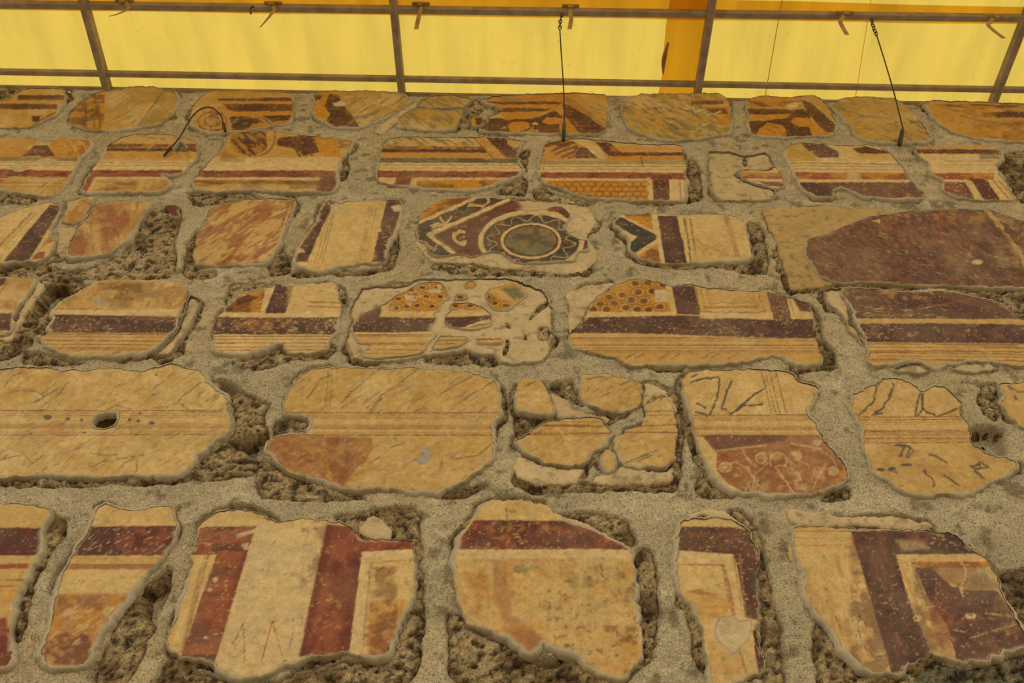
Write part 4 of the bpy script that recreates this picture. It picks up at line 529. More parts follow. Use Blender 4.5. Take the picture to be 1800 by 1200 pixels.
marble('h', rc(900, 170, 1130, 400), 140, -40, .62); marble('h', rc(1250, 170, 1600, 390), 144, -30, .56); marble('h', rc(900, 390, 1780, 690), 148, -30, .64); MO('h', 'C', rc(930, 250, 1090, 340), 24, .5, .6, 152)
for p in ([(1300, 200), (1360, 185), (1400, 195)], [(1470, 230), (1520, 210)], [(1370, 295), (1410, 270)], [(1500, 640), (1600, 600), (1670, 572)], [(1560, 630), (1640, 600)], [(1680, 310), (1700, 290)], [(1290, 270), (1310, 240)], [(960, 240), (1020, 215)]): L_('h', 'v', 9, p, a=.75)
HL('h', 920, 1440, [(420, 425, 4, 'n'), (436, 442, 6, 'r'), (444, 448, 4, 'L'), (482, 482, 7, 'L'), (490, 492, 4, 'n')]); HL('h', 1440, 1780, [(370, 368, 5, 'r'), (390, 388, 4, 'n'), (450, 438, 6, 'r'), (478, 480, 5, 'L')]); L_('h', 'C', 7, [(1140, 455), (1180, 500), (1230, 530)], a=.8)
# sheet i
MO('i', 'Y', rc(0, 140, 720, 490), 40, .42, .6, 160); MO('i', 'C', rc(0, 140, 720, 400), 30, .58, .5, 161)
for p in ([(130, 190), (185, 190), (198, 200), (180, 300), (155, 370), (130, 385)], [(260, 205), (235, 260), (205, 350)], [(210, 350), (250, 375), (280, 365), (300, 350), (335, 335)], [(270, 372), (380, 275), (440, 245)], [(40, 215), (100, 195), (130, 190)], [(50, 185), (80, 170)], [(70, 370), (130, 385)], [(350, 335), (420, 330)], [(75, 325), (120, 350)]): L_('i', 'v', 10, p, a=.95, wear=.1)
for x, x2 in ((415, 470), (435, 490), (458, 510), (490, 545)): L_('i', 'B', 9, [(x, 148), ((x + x2) / 2, 260), (x2, 370)], a=.6)
L_('i', 'C', 14, [(430, 260), (480, 210), (500, 190)], a=.7); fascia('i', 40, 760, 385, 492)
P_('i', 'Z', [(100, 490), (740, 490), (890, 640), (890, 720), (830, 740), (680, 800), (320, 795), (230, 740), (180, 680), (180, 590)], c2='r', wear=.25, a=.92); MO('i', 'B', rc(180, 490, 850, 790), 26, .55, .3, 162); P_('i', 'p', [(100, 490), (560, 492), (540, 525), (320, 550), (190, 580)], wear=.35, a=.8); P_('i', 'O', [(860, 660), (890, 690), (830, 730), (780, 745)], wear=.2, a=.7)
for p, w in (([(180, 575), (300, 560), (440, 545)], 9), ([(570, 535), (660, 550), (730, 565)], 9), (ell(225, 660, 30, 24), 12), ([(230, 640), (290, 640), (350, 670), (400, 760)], 10), (ell(415, 615, 28, 26), 9), ([(360, 640), (330, 600), (320, 570)], 12), (ell(505, 630, 44, 44, 150, 400), 10), (ell(605, 600, 22, 22), 9), ([(605, 625), (650, 640), (670, 660)], 6), (ell(795, 680, 22, 20), 12), ([(490, 660), (520, 700), (580, 790)], 10), ([(500, 690), (560, 750)], 8), ([(625, 680), (600, 760)], 5), ([(330, 790), (345, 740), (360, 790)], 8), ([(380, 790), (400, 720)], 6), ([(560, 690), (620, 700), (640, 780)], 6), ([(690, 770), (720, 700), (760, 640)], 6), ([(450, 640), (380, 700), (370, 780)], 7), ([(180, 670), (225, 660)], 8), ([(740, 580), (790, 610), (810, 650)], 6)): L_('i', 'C', w, p, a=.65, wear=.25)
for x, y in ((225, 660), (795, 680), (605, 600), (430, 765), (640, 765)): EL('i', 'C', x, y, 20, 17, a=.6)
EL('i', 'w', 710, 530, 22, 16); MO('i', 'C', rc(260, 560, 800, 790), 18, .6, .45, 163)
MO('i', 'Y', rc(880, 190, 1780, 810), 44, .42, .6, 164); MO('i', 'n', rc(950, 540, 1770, 800), 40, .52, .4, 165)
for p in ([(1020, 250), (1005, 320), (960, 360), (930, 385), (905, 375)], [(1110, 225), (1095, 290), (1050, 350), (1010, 382)], [(1050, 205), (1020, 240)], [(1255, 265), (1235, 330), (1228, 390)], [(1265, 275), (1260, 345), (1290, 375), (1330, 385)], [(1270, 350), (1240, 390)], [(1340, 395), (1400, 375), (1450, 350)], [(1400, 240), (1450, 280), (1470, 300)], [(1130, 545), (1200, 550), (1215, 580), (1195, 610)], [(1170, 555), (1145, 600)], [(1200, 560), (1180, 610)], [(1300, 595), (1340, 605), (1395, 640)], [(1270, 680), (1310, 720), (1330, 745), (1318, 765)], [(1380, 705), (1460, 760)], [(1520, 655), (1580, 640), (1610, 660), (1560, 670), (1530, 660)], [(1540, 680), (1590, 720)], [(1090, 675), (1130, 690)], [(1010, 382), (1050, 375)], [(1560, 640), (1580, 665)]): L_('i', 'v', 11, p, a=.95, wear=.1)
for x, y, rx, ry in ((1045, 674, 24, 9), (1105, 670, 20, 10), (1180, 648, 32, 8), (1150, 600, 12, 10)): EL('i', 'v', x, y, rx, ry, wear=.15)
L_('i', 'n', 9, [(1140, 195), (1095, 300)], a=.6); fascia('i', 890, 1560, 395, 530); HL('i', 900, 1540, [(410, 410, 5, 'L'), (470, 470, 6, 'L'), (508, 508, 5, 'r')]); EL('i', 'w', 1390, 340, 30, 18, a=.8)
for p in ([(1715, 235), (1745, 255), (1800, 265), (1900, 285)], [(1755, 285), (1762, 305), (1750, 292)]): L_('i', 'v', 12, p, a=.85)
HL('i', 1690, 1930, [(445, 460, 6, 'L')])

# course 6
band('j', 'D', [(-120, 383), (225, 383)], [(-120, 530), (200, 530)], c2='P', wear=.25); band('j', 'r', [(-120, 572), (190, 572)], [(-120, 598), (180, 598)], wear=.4); rect('j', 'y', -120, 532, 200, 572, a=.5); HL('j', -120, 150, [(660, 660, 6, 'n'), (690, 690, 10, 'n'), (715, 718, 6, 'O')]); MO('j', 'O', rc(-120, 720, 130, 900), 40, .5, .5, 170); P_('j', 'r', [(-120, 880), (30, 860), (60, 930), (70, 1040), (40, 1110), (-120, 1130)], c2='D', wear=.35); MO('j', 'D', rc(-120, 1010, 70, 1120), 20, .45, .6, 171)
MO('j', 'Y', rc(450, 250, 940, 372), 40, .45, .6, 172); band('j', 'D', [(455, 374), (945, 372)], [(370, 528), (880, 526)], c2='P', wear=.22); MO('j', 'r', rc(600, 370, 930, 530), 26, .5, .6, 173); ST('j', 'W', rc(400, 375, 930, 528), -35, 12, 2, .69, .6, 174); ST('j', 'P', rc(400, 375, 930, 420), 0, 30, 5, .5, .6, 175)
rect('j', 'o', 300, 530, 860, 575, a=.35, wear=.3); band('j', 'r', [(330, 573), (830, 570)], [(310, 600), (800, 598)], wear=.35, a=.75); L_('j', 'n', 5, [(350, 545), (840, 540)], a=.4); MO('j', 'y', rc(300, 610, 800, 730), 30, .45, .6, 176)
P_('j', 'r', [(300, 735), (500, 725), (720, 730), (600, 850), (470, 1120), (200, 1080), (260, 850)], wear=.3, a=.6); MO('j', 'O', rc(200, 730, 700, 1120), 36, .46, .6, 177); MO('j', 'D', [(210, 1040), (260, 950), (400, 900), (500, 960), (460, 1120), (220, 1100)], 26, .42, .7, 178); ST('j', 'C', rc(260, 780, 650, 1000), -35, 36, 6, .58, .6, 179); MO('j', 'p', rc(300, 735, 560, 850), 22, .52, .5, 180); P_('j', 'C', [(540, 830), (560, 790), (610, 800), (560, 850)], wear=.3, a=.8); L_('j', 'n', 6, [(310, 1040), (220, 1050)], a=.6)
# frame fragment
P_('j', 'y', rc(1060, 290, 1900, 375), wear=.1, a=.5); P_('j', 'O', [(1630, 335), (1800, 345), (1800, 362), (1640, 365)], a=.5); P_('j', 'r', [(1290, 305), (1380, 310), (1400, 330), (1310, 325)], a=.3)
P_('j', 'D', [(1050, 376), (1350, 370), (1340, 520), (1010, 525)], c2='r', wear=.3); P_('j', 'r', [(1150, 400), (1330, 380), (1290, 440), (1170, 480)], wear=.5); P_('j', 'r', [(1148, 505), (1318, 505), (1130, 1110), (945, 1080)], c2='D', wear=.15); P_('j', 'D', [(1345, 370), (1320, 500), (1215, 800), (1180, 860), (1290, 480)], wear=.4, a=.7); P_('j', 'P', [(955, 1050), (1140, 1050), (1125, 1110), (940, 1080)], wear=.3)
P_('j', 'W', [(1240, 415), (1345, 385), (1340, 405), (1250, 435)], wear=.3); P_('j', 'w', [(1270, 470), (1310, 455), (1310, 495), (1290, 500)], wear=.3); EL('j', 'w', 1135, 655, 14, 16); EL('j', 'w', 1105, 710, 12, 10); EL('j', 'w', 1085, 962, 14, 8)
L_('j', 'r', 8, [(1100, 525), (1010, 860), (960, 1040)], a=.8); L_('j', 'r', 6, [(1085, 525), (990, 880)], a=.5); L_('j', 'n', 22, [(1060, 600), (960, 1035)], a=.5); P_('j', 'O', [(960, 780), (940, 860), (900, 1010), (880, 1010), (910, 860)], a=.6, wear=.3); L_('j', 'O', 12, [(1020, 530), (1000, 640)], a=.4); L_('j', 'r', 6, [(1335, 520), (1130, 1090)], a=.6)
P_('j', 'C', [(1355, 350), (1725, 360), (1580, 1060), (1450, 1140), (1340, 1170), (1225, 1170), (1128, 1110)], wear=.05); MO('j', 'W', [(1355, 360), (1720, 360), (1580, 1060), (1130, 1110)], 40, .45, .6, 181)
for p in ([(1222, 992), (1250, 955)], [(1235, 985), (1283, 882)], [(1283, 880), (1290, 1095)], [(1272, 882), (1298, 885)], [(1225, 985), (1248, 1000)], [(1380, 1092), (1435, 872)], [(1437, 872), (1492, 1070)], [(1422, 872), (1450, 876)], [(1545, 858), (1545, 960)], [(1538, 960), (1510, 1062)], [(1490, 1085), (1512, 1078)], [(1368, 1090), (1395, 1094)]): L_('j', 'r', 5, p, a=.8, wear=.15)
for p in ([(1440, 465), (1465, 440)], [(1375, 605), (1390, 600)], [(1500, 630), (1515, 620)], [(1450, 1000), (1470, 1010)]): L_('j', 'L', 6, p, a=.6)
P_('j', 'r', [(1722, 362), (1850, 372), (1920, 520), (1870, 900), (1835, 1060), (1578, 1060)], c2='D', wear=.12); P_('j', 'D', [(1722, 362), (1760, 370), (1690, 720), (1610, 1050), (1578, 1050)], wear=.3, a=.7); MO('j', 'D', rc(1580, 370, 1900, 1060), 24, .52, .5, 182); MO('j', 'o', rc(1640, 450, 1800, 1000), 14, .66, .5, 183)
P_('k', 'r', [(-20, 440), (60, 450), (380, 440), (390, 492), (110, 508), (0, 520)], c2='D', wear=.2); P_('k', 'D', [(70, 510), (112, 508), (45, 1050), (-20, 1060)], a=.6, wear=.3)
P_('k', 'C', [(108, 508), (390, 492), (390, 545), (165, 560), (100, 1060), (40, 1050)], wear=.05); P_('k', 'y', [(150, 562), (390, 545), (400, 720), (240, 1070), (110, 1060)], wear=.1); L_('k', 'r', 12, [(390, 548), (155, 565), (110, 1050)], a=.45); P_('k', 'O', [(150, 770), (340, 760), (330, 830), (240, 1060), (140, 1060)], wear=.35, a=.7, c2='r'); MO('k', 'B', rc(150, 580, 300, 1060), 20, .5, .6, 184); P_('k', 'n', [(190, 620), (230, 590), (270, 640), (300, 700), (240, 760), (180, 740)], wear=.35, a=.6); L_('k', 'B', 7, [(190, 610), (225, 590), (260, 620)]); L_('k', 'B', 6, [(140, 600), (150, 650)]); MO('k', 'C', rc(280, 560, 390, 760), 26, .45, .6, 185); MO('k', 'r', rc(100, 820, 330, 1060), 22, .55, .5, 186)
# rounded fragment
MO('k', 'Y', rc(700, 230, 1250, 345), 30, .45, .7, 190); P_('k', 'D', [(700, 345), (1190, 350), (1330, 400), (1520, 480), (1530, 505), (1060, 498), (600, 492), (640, 420)], c2='r', wear=.28); ST('k', 'P', rc(620, 345, 1530, 400), 0, 24, 6, .48, .6, 191); MO('k', 'P', rc(1150, 350, 1520, 480), 20, .48, .5, 192); MO('k', 'o', rc(760, 350, 1100, 490), 18, .6, .5, 193); L_('k', 'D', 7, [(872, 285), (874, 350)]); L_('k', 'D', 5, [(600, 494), (1530, 504)], a=.7); L_('k', 'g', 8, ell(905, 295, 14, 8, n=10), a=.6)
rect('k', 'C', 600, 498, 1540, 545, wear=.05, a=.9); band('k', 'r', [(700, 548), (1240, 548)], [(700, 566), (1240, 568)], wear=.5, a=.5); rect('k', 'Y', 600, 570, 1560, 1190, a=.5, wear=.3); P_('k', 'r', [(800, 560), (870, 560), (880, 700), (900, 840), (980, 900), (1070, 970), (1010, 1040), (900, 970), (850, 860), (800, 740)], wear=.4, a=.5); MO('k', 'O', rc(640, 560, 1580, 1190), 34, .55, .5, 194); MO('k', 'B', rc(1080, 580, 1580, 1160), 12, .64, .7, 195); MO('k', 'g', rc(880, 570, 1550, 820), 34, .58, .5, 196); MO('k', 'B', [(1370, 890), (1560, 900), (1560, 1000), (1400, 980)], 14, .46, .7, 197); MO('k', 'r', rc(620, 620, 780, 880), 20, .6, .4, 198); ST('k', 'y', rc(940, 540, 1540, 900), 88, 60, 9, .56, .5, 199); P_('k', 'r', [(900, 930), (1010, 920), (1060, 965), (1000, 1040), (940, 1000)], wear=.2, a=.5)
for p in ([(1365, 575), (1375, 610)], [(1370, 630), (1410, 665)]): L_('k', 'B', 12, p, a=.7)
# frame corner fragment
P_('l', 'P', [(-20, 372), (280, 376), (345, 395), (400, 540), (420, 720), (410, 870), (330, 850), (300, 640), (268, 518), (-20, 498)], c2='D', wear=.3); MO('l', 'r', rc(-20, 375, 380, 500), 10, .56, .6, 200); P_('l', 'v', [(365, 600), (400, 620), (410, 720), (390, 760), (360, 700)], wear=.2, a=.7); P_('l', 'P', [(370, 920), (395, 920), (420, 1020), (430, 1130), (400, 1150), (385, 1060)], c2='D', wear=.2); L_('l', 'n', 10, [(300, 520), (335, 850)], a=.8); L_('l', 'r', 22, [(215, 575), (268, 830)], a=.7, wear=.4); L_('l', 'r', 9, [(-10, 572), (215, 575)], a=.6); L_('l', 'r', 6, [(265, 520), (320, 840)], a=.6); L_('l', 'C', 30, [(248, 575), (310, 850)], a=.8); P_('l', 'C', [(-20, 500), (260, 520), (230, 565), (-20, 560)], wear=.05); P_('l', 'O', [(10, 720), (100, 705), (180, 740), (240, 745), (250, 830), (160, 860), (90, 860)], wear=.35, a=.6, c2='Y'); P_('l', 'n', [(20, 715), (90, 705), (180, 735), (90, 735)], a=.8); P_('l', 'O', [(130, 960), (200, 1030), (300, 1050), (310, 1150), (160, 1230)], wear=.4, a=.6, c2='Y'); L_('l', 'r', 14, [(305, 1040), (335, 1150)], a=.6)
P_('l', 'x', [(180, 865), (215, 842), (275, 845), (300, 870), (370, 862), (365, 920), (350, 970), (310, 1010), (275, 1052), (230, 1020), (180, 980), (165, 920)], wear=.02); P_('l', 'W', [(190, 872), (220, 850), (270, 853), (300, 880), (362, 870), (358, 918), (345, 965), (305, 1005), (272, 1042), (235, 1012), (190, 975), (174, 920)], wear=.02)
# nested purple frames
HL('l', 580, 890, [(398, 398, 8, 'n'), (436, 436, 6, 'O'), (474, 474, 7, 'O'), (378, 380, 14, 'Y')]); P_('l', 'O', [(890, 368), (1100, 395), (1000, 400), (895, 395)], a=.7); ST('l', 'n', rc(640, 520, 1060, 1130), 75, 70, 9, .54, .5, 210); MO('l', 'Y', rc(590, 380, 1080, 1150), 44, .5, .5, 211)
P_('l', 'P', [(888, 400), (1380, 396), (1470, 430), (1555, 520), (1128, 520), (1200, 780), (1310, 1035), (1270, 1090), (1105, 1150), (1000, 780)], c2='b', wear=.22); MO('l', 'r', rc(880, 400, 1300, 520), 12, .58, .6, 212); MO('l', 'p', rc(880, 400, 1340, 1150), 30, .45, .6, 620); ST('l', 'r', rc(880, 400, 1340, 1150), 72, 40, 6, .6, .4, 621); MO('l', 'v', rc(1100, 700, 1340, 1150), 26, .56, .4, 622); P_('l', 'w', [(1130, 445), (1270, 450), (1300, 490), (1160, 505)], wear=.3, a=.6); MO('l', 'C', rc(1300, 400, 1540, 520), 10, 0.685, 0.56, 213); MO('l', 'C', rc(900, 560, 1320, 1130), 7, 0.735, 0.64, 214); L_('l', 'v', 10, [(1130, 500), (1560, 518)], a=.6)
P_('l', 'y', [(1125, 520), (1575, 520), (1610, 570), (1205, 570), (1240, 650), (1330, 860), (1400, 1040), (1320, 1050), (1200, 780)], wear=.05); P_('l', 'O', [(1200, 558), (1610, 560), (1625, 588), (1300, 592), (1225, 575)], c2='r', wear=.3); L_('l', 'O', 12, [(1150, 560), (1215, 740), (1320, 960)], a=.6); L_('l', 'n', 9, [(1210, 575), (1240, 650), (1320, 860)], a=.8)
P_('l', 'P', [(1225, 585), (1310, 592), (1420, 690), (1660, 715), (1900, 1000), (1900, 1020), (1560, 1100), (1450, 1080), (1400, 900), (1290, 740)], c2='p', wear=.22); MO('l', 'p', rc(1220, 580, 1900, 1110), 34, .45, .6, 623); MO('l', 'Z', rc(1220, 580, 1900, 1110), 24, .58, .4, 624); P_('l', 'w', [(1330, 592), (1640, 588), (1680, 710), (1480, 712), (1400, 660)], wear=.25, a=.75, c2='n'); MO('l', 'g', rc(1480, 600, 1680, 710), 24, .45, .5, 215); P_('l', 'r', [(1290, 760), (1380, 760), (1420, 900), (1440, 1080), (1360, 1040), (1300, 860)], wear=.35, a=.45); MO('l', 'C', rc(1250, 600, 1850, 1090), 8, 0.725, 0.56, 216)
for p in ([(1475, 570), (1500, 620), (1470, 700), (1480, 745)],): L_('l', 'C', 10, p, a=.7)
for p in ([(1430, 915), (1490, 930)], [(1520, 960), (1650, 920), (1760, 890)], [(1185, 745), (1240, 780)], [(1280, 800), (1330, 795)], [(1600, 830), (1690, 840)]): L_('l', 'C', 7, p, a=.6)
EL('l', 'C', 945, 685, 20, 18); EL('l', 'C', 1240, 855, 24, 16, wear=.4); EL('l', 'C', 1520, 845, 30, 16, wear=.4)
for p in ([(808, 850), (840, 920)], [(935, 840), (925, 900), (940, 960)], [(945, 855), (930, 850)], [(960, 1010), (1010, 1060), (1080, 1050)]): L_('l', 'D', 6, p, a=.7)

# ------------------------------------------------------------------ painting and building the wall
LC = {k: lin(v) for k, v in C.items()}
def paint(W, P, base, seed):
    x, z = W[:, 0], W[:, 1]
    b = LC[base]
    n1 = fbm(x * 9, z * 9, 4, seed + 1)[:, None]; n2 = fbm(x * 30, z * 30, 3, seed + 2)[:, None]
    col = b * (0.86 + 0.28 * n1) * (0.92 + 0.16 * n2)
    col = col + (LC['C'] - b) * sst(.5, .72, fbm(x * 6, z * 7, 4, seed + 3))[:, None] * (.55 if base not in 'pPD' else .08)
    wr = 0.58 * fbm(x * 75 + z * 25, z * 130, 4, seed + 4) + 0.42 * vn(x * 230, z * 330, seed + 5)      # flaking
    mix = sst(.42, .62, fbm(x * 16, z * 20, 4, seed + 6))
    tone = (0.80 + 0.40 * fbm(x * 40, z * 60, 4, seed + 7))
    patch = fbm(x * 7, z * 8, 3, seed + 8)
    lo, hi = P.min(0), P.max(0)
    for op in OPS:
        q = op[1]; pad = op[3] + 1.5 if op[0] == 'L' else 2
        a0, a1 = q.min(0) - pad, q.max(0) + pad
        if a0[0] > hi[0] or a1[0] < lo[0] or a0[1] > hi[1] or a1[1] < lo[1]: continue
        k = np.nonzero((P[:, 0] > a0[0]) & (P[:, 0] < a1[0]) & (P[:, 1] > a0[1]) & (P[:, 1] < a1[1]))[0]
        if not len(k): continue
        p = P[k]
        if op[0] == 'P':
            _, _, c, wear, a, soft, c2, _d = op
            wob = p + np.stack([vn(p[:, 0] / 6, p[:, 1] / 6, 3) - .5, vn(p[:, 0] / 6, p[:, 1] / 6, 8) - .5], 1) * 1.6
            if a < .75: soft = 5.0
            d, _ = signed(wob, q); al = sst(-soft, soft, d) * a
            thr = .80 - wear * .32 - .16 * (patch[k] - .5)
            al = al * (1 - .8 * sst(thr - .05, thr + .07, wr[k]) * (wear > 0.02))
            cc = np.broadcast_to(LC[c], (len(k), 3))
            if c2: cc = cc + (LC[c2] - LC[c]) * (mix[k] * .8)[:, None]
            cc = cc * tone[k][:, None]
        elif op[0] == 'L':
            _, _, c, w, a, wear = op
            wv_ = 1.0 if len(q) <= 3 else 4.0
            if len(q) < 12: p = p + np.stack([vn(p[:, 0] / 7, p[:, 1] / 7, 13) - .5, vn(p[:, 0] / 7, p[:, 1] / 7, 18) - .5], 1) * wv_
            A, B = q[:-1], q[1:]; E = B - A; L2 = (E ** 2).sum(1) + 1e-9
            dm = np.full(len(p), 1e9)
            for s in range(0, len(p), 20000):
                dd = p[s:s+20000, None] - A[None]; t = np.clip((dd * E).sum(2) / L2, 0, 1)
                dm[s:s+20000] = np.sqrt(((dd - t[..., None] * E) ** 2).sum(2)).min(1)
            hw = max(w / 2, .8); fade = min(1, (w / 2 + .5) / hw)
            hv = hw * (.7 + .6 * vn(p[:, 0] / 9, p[:, 1] / 9, 21))
            al = a * fade * (1 - sst(hv - .6, hv + .7, dm)); thr = .72 - wear * .42
            al = al * (1 - .8 * sst(thr - .05, thr + .07, wr[k])); cc = LC[c] * tone[k][:, None]
        elif op[0] == 'S':
            _, _, c, ang, ln, wd, thr, a, sd = op
            d, _ = signed(p, q); t = math.radians(ang); u = p[:, 0] * math.cos(t) + p[:, 1] * math.sin(t); v = -p[:, 0] * math.sin(t) + p[:, 1] * math.cos(t)
            wv = v + 5 * (vn(p[:, 0] / 16, p[:, 1] / 16, sd + 4) - .5)
            n = .7 * vn(u / ln * 1.3, wv / wd * .9, sd) + .3 * vn(u / ln * 3, wv / wd * 2, sd + 9)
            al = a * sst(thr, thr + .16, n) * sst(-4, 5, d); cc = LC[c] * np.ones((len(k), 1))
        else:
            _, _, c, sc, thr, a, sd = op
            d, _ = signed(p, q); n = fbm(p[:, 0] / sc * 1.2, p[:, 1] / sc * 1.5, 4, sd)
            al = a * sst(thr - .06, thr + .12, n) * sst(-3, 6, d); cc = LC[c] * tone[k][:, None]
        col[k] += (cc - col[k]) * al[:, None]
    # pits, lime spots and dust that lie over all of it
    sp = vn(x * 160, z * 200, seed + 31); col = col + (LC['C'] - col) * (sst(.90, .97, sp) * .45)[:, None]
    dk = fbm(x * 70, z * 90, 3, seed + 33); col = col * (1 - .24 * sst(.68, .80, dk))[:, None]
    du = fbm(x * 5, z * 5, 4, seed + 35); col = col + (LC['w'] - col) * (.03 + .10 * sst(.48, .7, du))[:, None]
    return np.clip(col, 0, 1)

def grid_mesh(name, outline, holes, sp, hfun, cfun, thick):
    lo, hi = outline.min(0) - sp, outline.max(0) + sp
    nx, nz = int((hi[0] - lo[0]) / sp) + 2, int((hi[1] - lo[1]) / sp) + 2
    gx, gz = np.meshgrid(lo[0] + np.arange(nx) * sp, lo[1] + np.arange(nz) * sp)
    G = np.stack([gx.ravel(), gz.ravel()], 1)
    d, near = signed(G, outline)
    for h in holes:
        dh, nh = signed(G, h); m = -dh < d; d = np.where(m, -dh, d); near = np.where(m[:, None], nh, near)
    D2 = d.reshape(nz, nx); q = (D2[:-1, :-1] + D2[1:, :-1] + D2[:-1, 1:] + D2[1:, 1:]) / 4
    keep = q > 0.0
    i = np.arange(nz * nx).reshape(nz, nx)
    Q = np.stack([i[:-1, :-1][keep], i[:-1, 1:][keep], i[1:, 1:][keep], i[1:, :-1][keep]], 1)
    use, inv = np.unique(Q, return_inverse=True); Q = inv.reshape(-1, 4)
    W = G[use]; dd = d[use]; nn = near[use]
    sn = dd < sp * .4; W = np.where(sn[:, None], nn, W); dd = np.where(sn, 0, dd)
    h = hfun(W, dd); col = cfun(W, dd, h)
    V = np.stack([W[:, 0], -h, W[:, 1]], 1)
    # back edge: the rim goes back into the wall
    E = np.concatenate([Q[:, [0, 1]], Q[:, [1, 2]], Q[:, [2, 3]], Q[:, [3, 0]]]); key = np.sort(E, 1)
    ky = key[:, 0].astype(np.int64) * (len(V) + 1) + key[:, 1]
    _, first, cnt = np.unique(ky, return_index=True, return_counts=True)
    R = E[first[cnt == 1]]; rv, rinv = np.unique(R, return_inverse=True); rinv = rinv.reshape(-1, 2) + len(V)
    back = V[rv].copy(); back[:, 1] += thick
    Q2 = np.stack([R[:, 1], R[:, 0], rinv[:, 0], rinv[:, 1]], 1)
    return mesh_np(name, np.vstack([V, back]), np.vstack([Q, Q2]), np.vstack([col, col[rv] * .9]))

def edge_mesh(outline, amount, seed, inner=False):
    N = normals(outline); N = -N if inner else N
    for _ in range(4): N = N + .5 * (np.roll(N, 1, 0) + np.roll(N, -1, 0)); N /= np.linalg.norm(N, axis=1)[:, None]
    x, z = outline[:, 0], outline[:, 1]
    w = .0098 * amount * (.22 + 1.6 * sst(.25, .75, fbm(x * 7, z * 7, 3, seed))); V = []; cl = []
    base = lin((178, 160, 124))
    prof = ((-.12, .0004, 1.10), (.12, .0014, 1.06), (.45, -.0025, 1.0), (.8, -.009, .97), (1.0, -.026, .94))
    for o, h, t in prof:
        R = outline + N * (w * o)[:, None]
        hh = h + .002 * (fbm(x * 60, z * 60, 3, seed + 4) - .5)
        V.append(np.stack([R[:, 0], -hh, R[:, 1]], 1)); cl.append(base * (t * (.88 + .24 * fbm(x * 18, z * 18, 3, seed + 6)))[:, None])
    n = len(outline); m = len(prof); V = np.vstack(V); k = np.arange(n); k2 = (k + 1) % n
    Q = np.vstack([np.stack([r * n + k, r * n + k2, (r + 1) * n + k2, (r + 1) * n + k], 1)[:, ::-1 if not inner else 1] for r in range(m - 1)])
    return mesh_np('edge_mortar', V, Q, np.vstack(cl))

STONE_TONES = [((190, 161, 110), (136, 109, 67)), ((204, 175, 122), (152, 124, 80)), ((170, 142, 98), (128, 102, 66)), ((168, 156, 118), (124, 112, 80))]
def stone_funs(st, seed, plasters):
    A, B = (lin(c) for c in STONE_TONES[st['tone']]); dk = lin((62, 46, 26))
    deep = [ragged(wallpoly(p), .012, .006, seed + 60) for p in st['deep']]
    def hf(W, d):
        x, z = W[:, 0], W[:, 1]
        h = -.015 + .011 * (fbm(x * 14, z * 14, 4, seed) - .5) * 2 + .009 * (fbm(x * 70, z * 70, 3, seed + 3) - .5) * 2
        pit = fbm(x * 52, z * 64, 3, seed + 9); h = h - .011 * sst(.58, .72, pit)
        h = h - .020 * (1 - sst(-.004, .010, d))
        for p in deep: dp, _ = signed(W, p); h = h - .12 * sst(-.018, .034, dp)
        return np.minimum(h, -.003)
    def cf(W, d, h):
        x, z = W[:, 0], W[:, 1]
        m = sst(.38, .66, fbm(x * 10, z * 10, 4, seed + 12))[:, None]; c = A + (B - A) * m
        pit = fbm(x * 52, z * 64, 3, seed + 9); s = np.maximum(sst(.54, .68, pit), .8 * sst(.6, .75, fbm(x * 90, z * 90, 3, seed + 15)))
        cr = sst(.50, .66, fbm(x * 24, z * 30, 4, seed + 18))[:, None]; c = c + (lin((212, 180, 124)) - c) * .5 * cr
        return c + (dk - c) * (.85 * s)[:, None]
    return hf, cf

# the wall itself: core, and the mortar that fills every joint
wall_top = 6.05
_hd = np.array([(-60, 151), (0, 151), (190, 155), (235, 153), (270, 153), (300, 158), (530, 159), (700, 163), (800, 166), (840, 164), (1000, 163), (1060, 166), (1090, 165), (1130, 163), (1165, 164), (1250, 165), (1283, 174), (1310, 175), (1325, 171), (1400, 171), (1430, 168), (1455, 177), (1470, 177), (1490, 172), (1530, 172), (1570, 174), (1600, 181), (1615, 179), (1625, 173), (1680, 179), (1860, 183)], float)
_hw = on_wall(_hd[:, 0], _hd[:, 1])
def head(x): return np.interp(x, _hw[:, 0], _hw[:, 2]) + .012 * (fbm(x * 22, x * 0 + 3.3, 4, 61) - .5) - .004
MS = .0068
mx, mz = np.meshgrid(np.arange(-3.45, 3.25, MS), np.linspace(2.45, wall_top, 530))
_t = np.clip((mz - 5.9) / (wall_top - 5.9), 0, 1); mz = np.where(mz > 5.9, 5.9 + _t * (head(mx) - 5.9), mz)
MG = np.stack([mx.ravel(), mz.ravel()], 1); m_in = np.full(len(MG), -1.0)
rag_all = []
for si, st in enumerate(STONES):
    polys = []
    for f in st['frags']:
        pw = ragged(wallpoly(f['poly']), .0065, .0066 * f['rag'], si * 7 + 1); f['w'] = pw; f['wh'] = [ragged(wallpoly(h), .006, .002, si + 3) for h in f['holes']]
        N = normals(pw)
        for _ in range(8): N = N + .5 * (np.roll(N, 1, 0) + np.roll(N, -1, 0)); N /= np.linalg.norm(N, axis=1)[:, None]
        polys.append((pw, 'n'))
    for e in st['extra']: polys.append((ragged(wallpoly(e), .012, .006, si * 7 + 40), 0.0))
    st['polys'] = polys

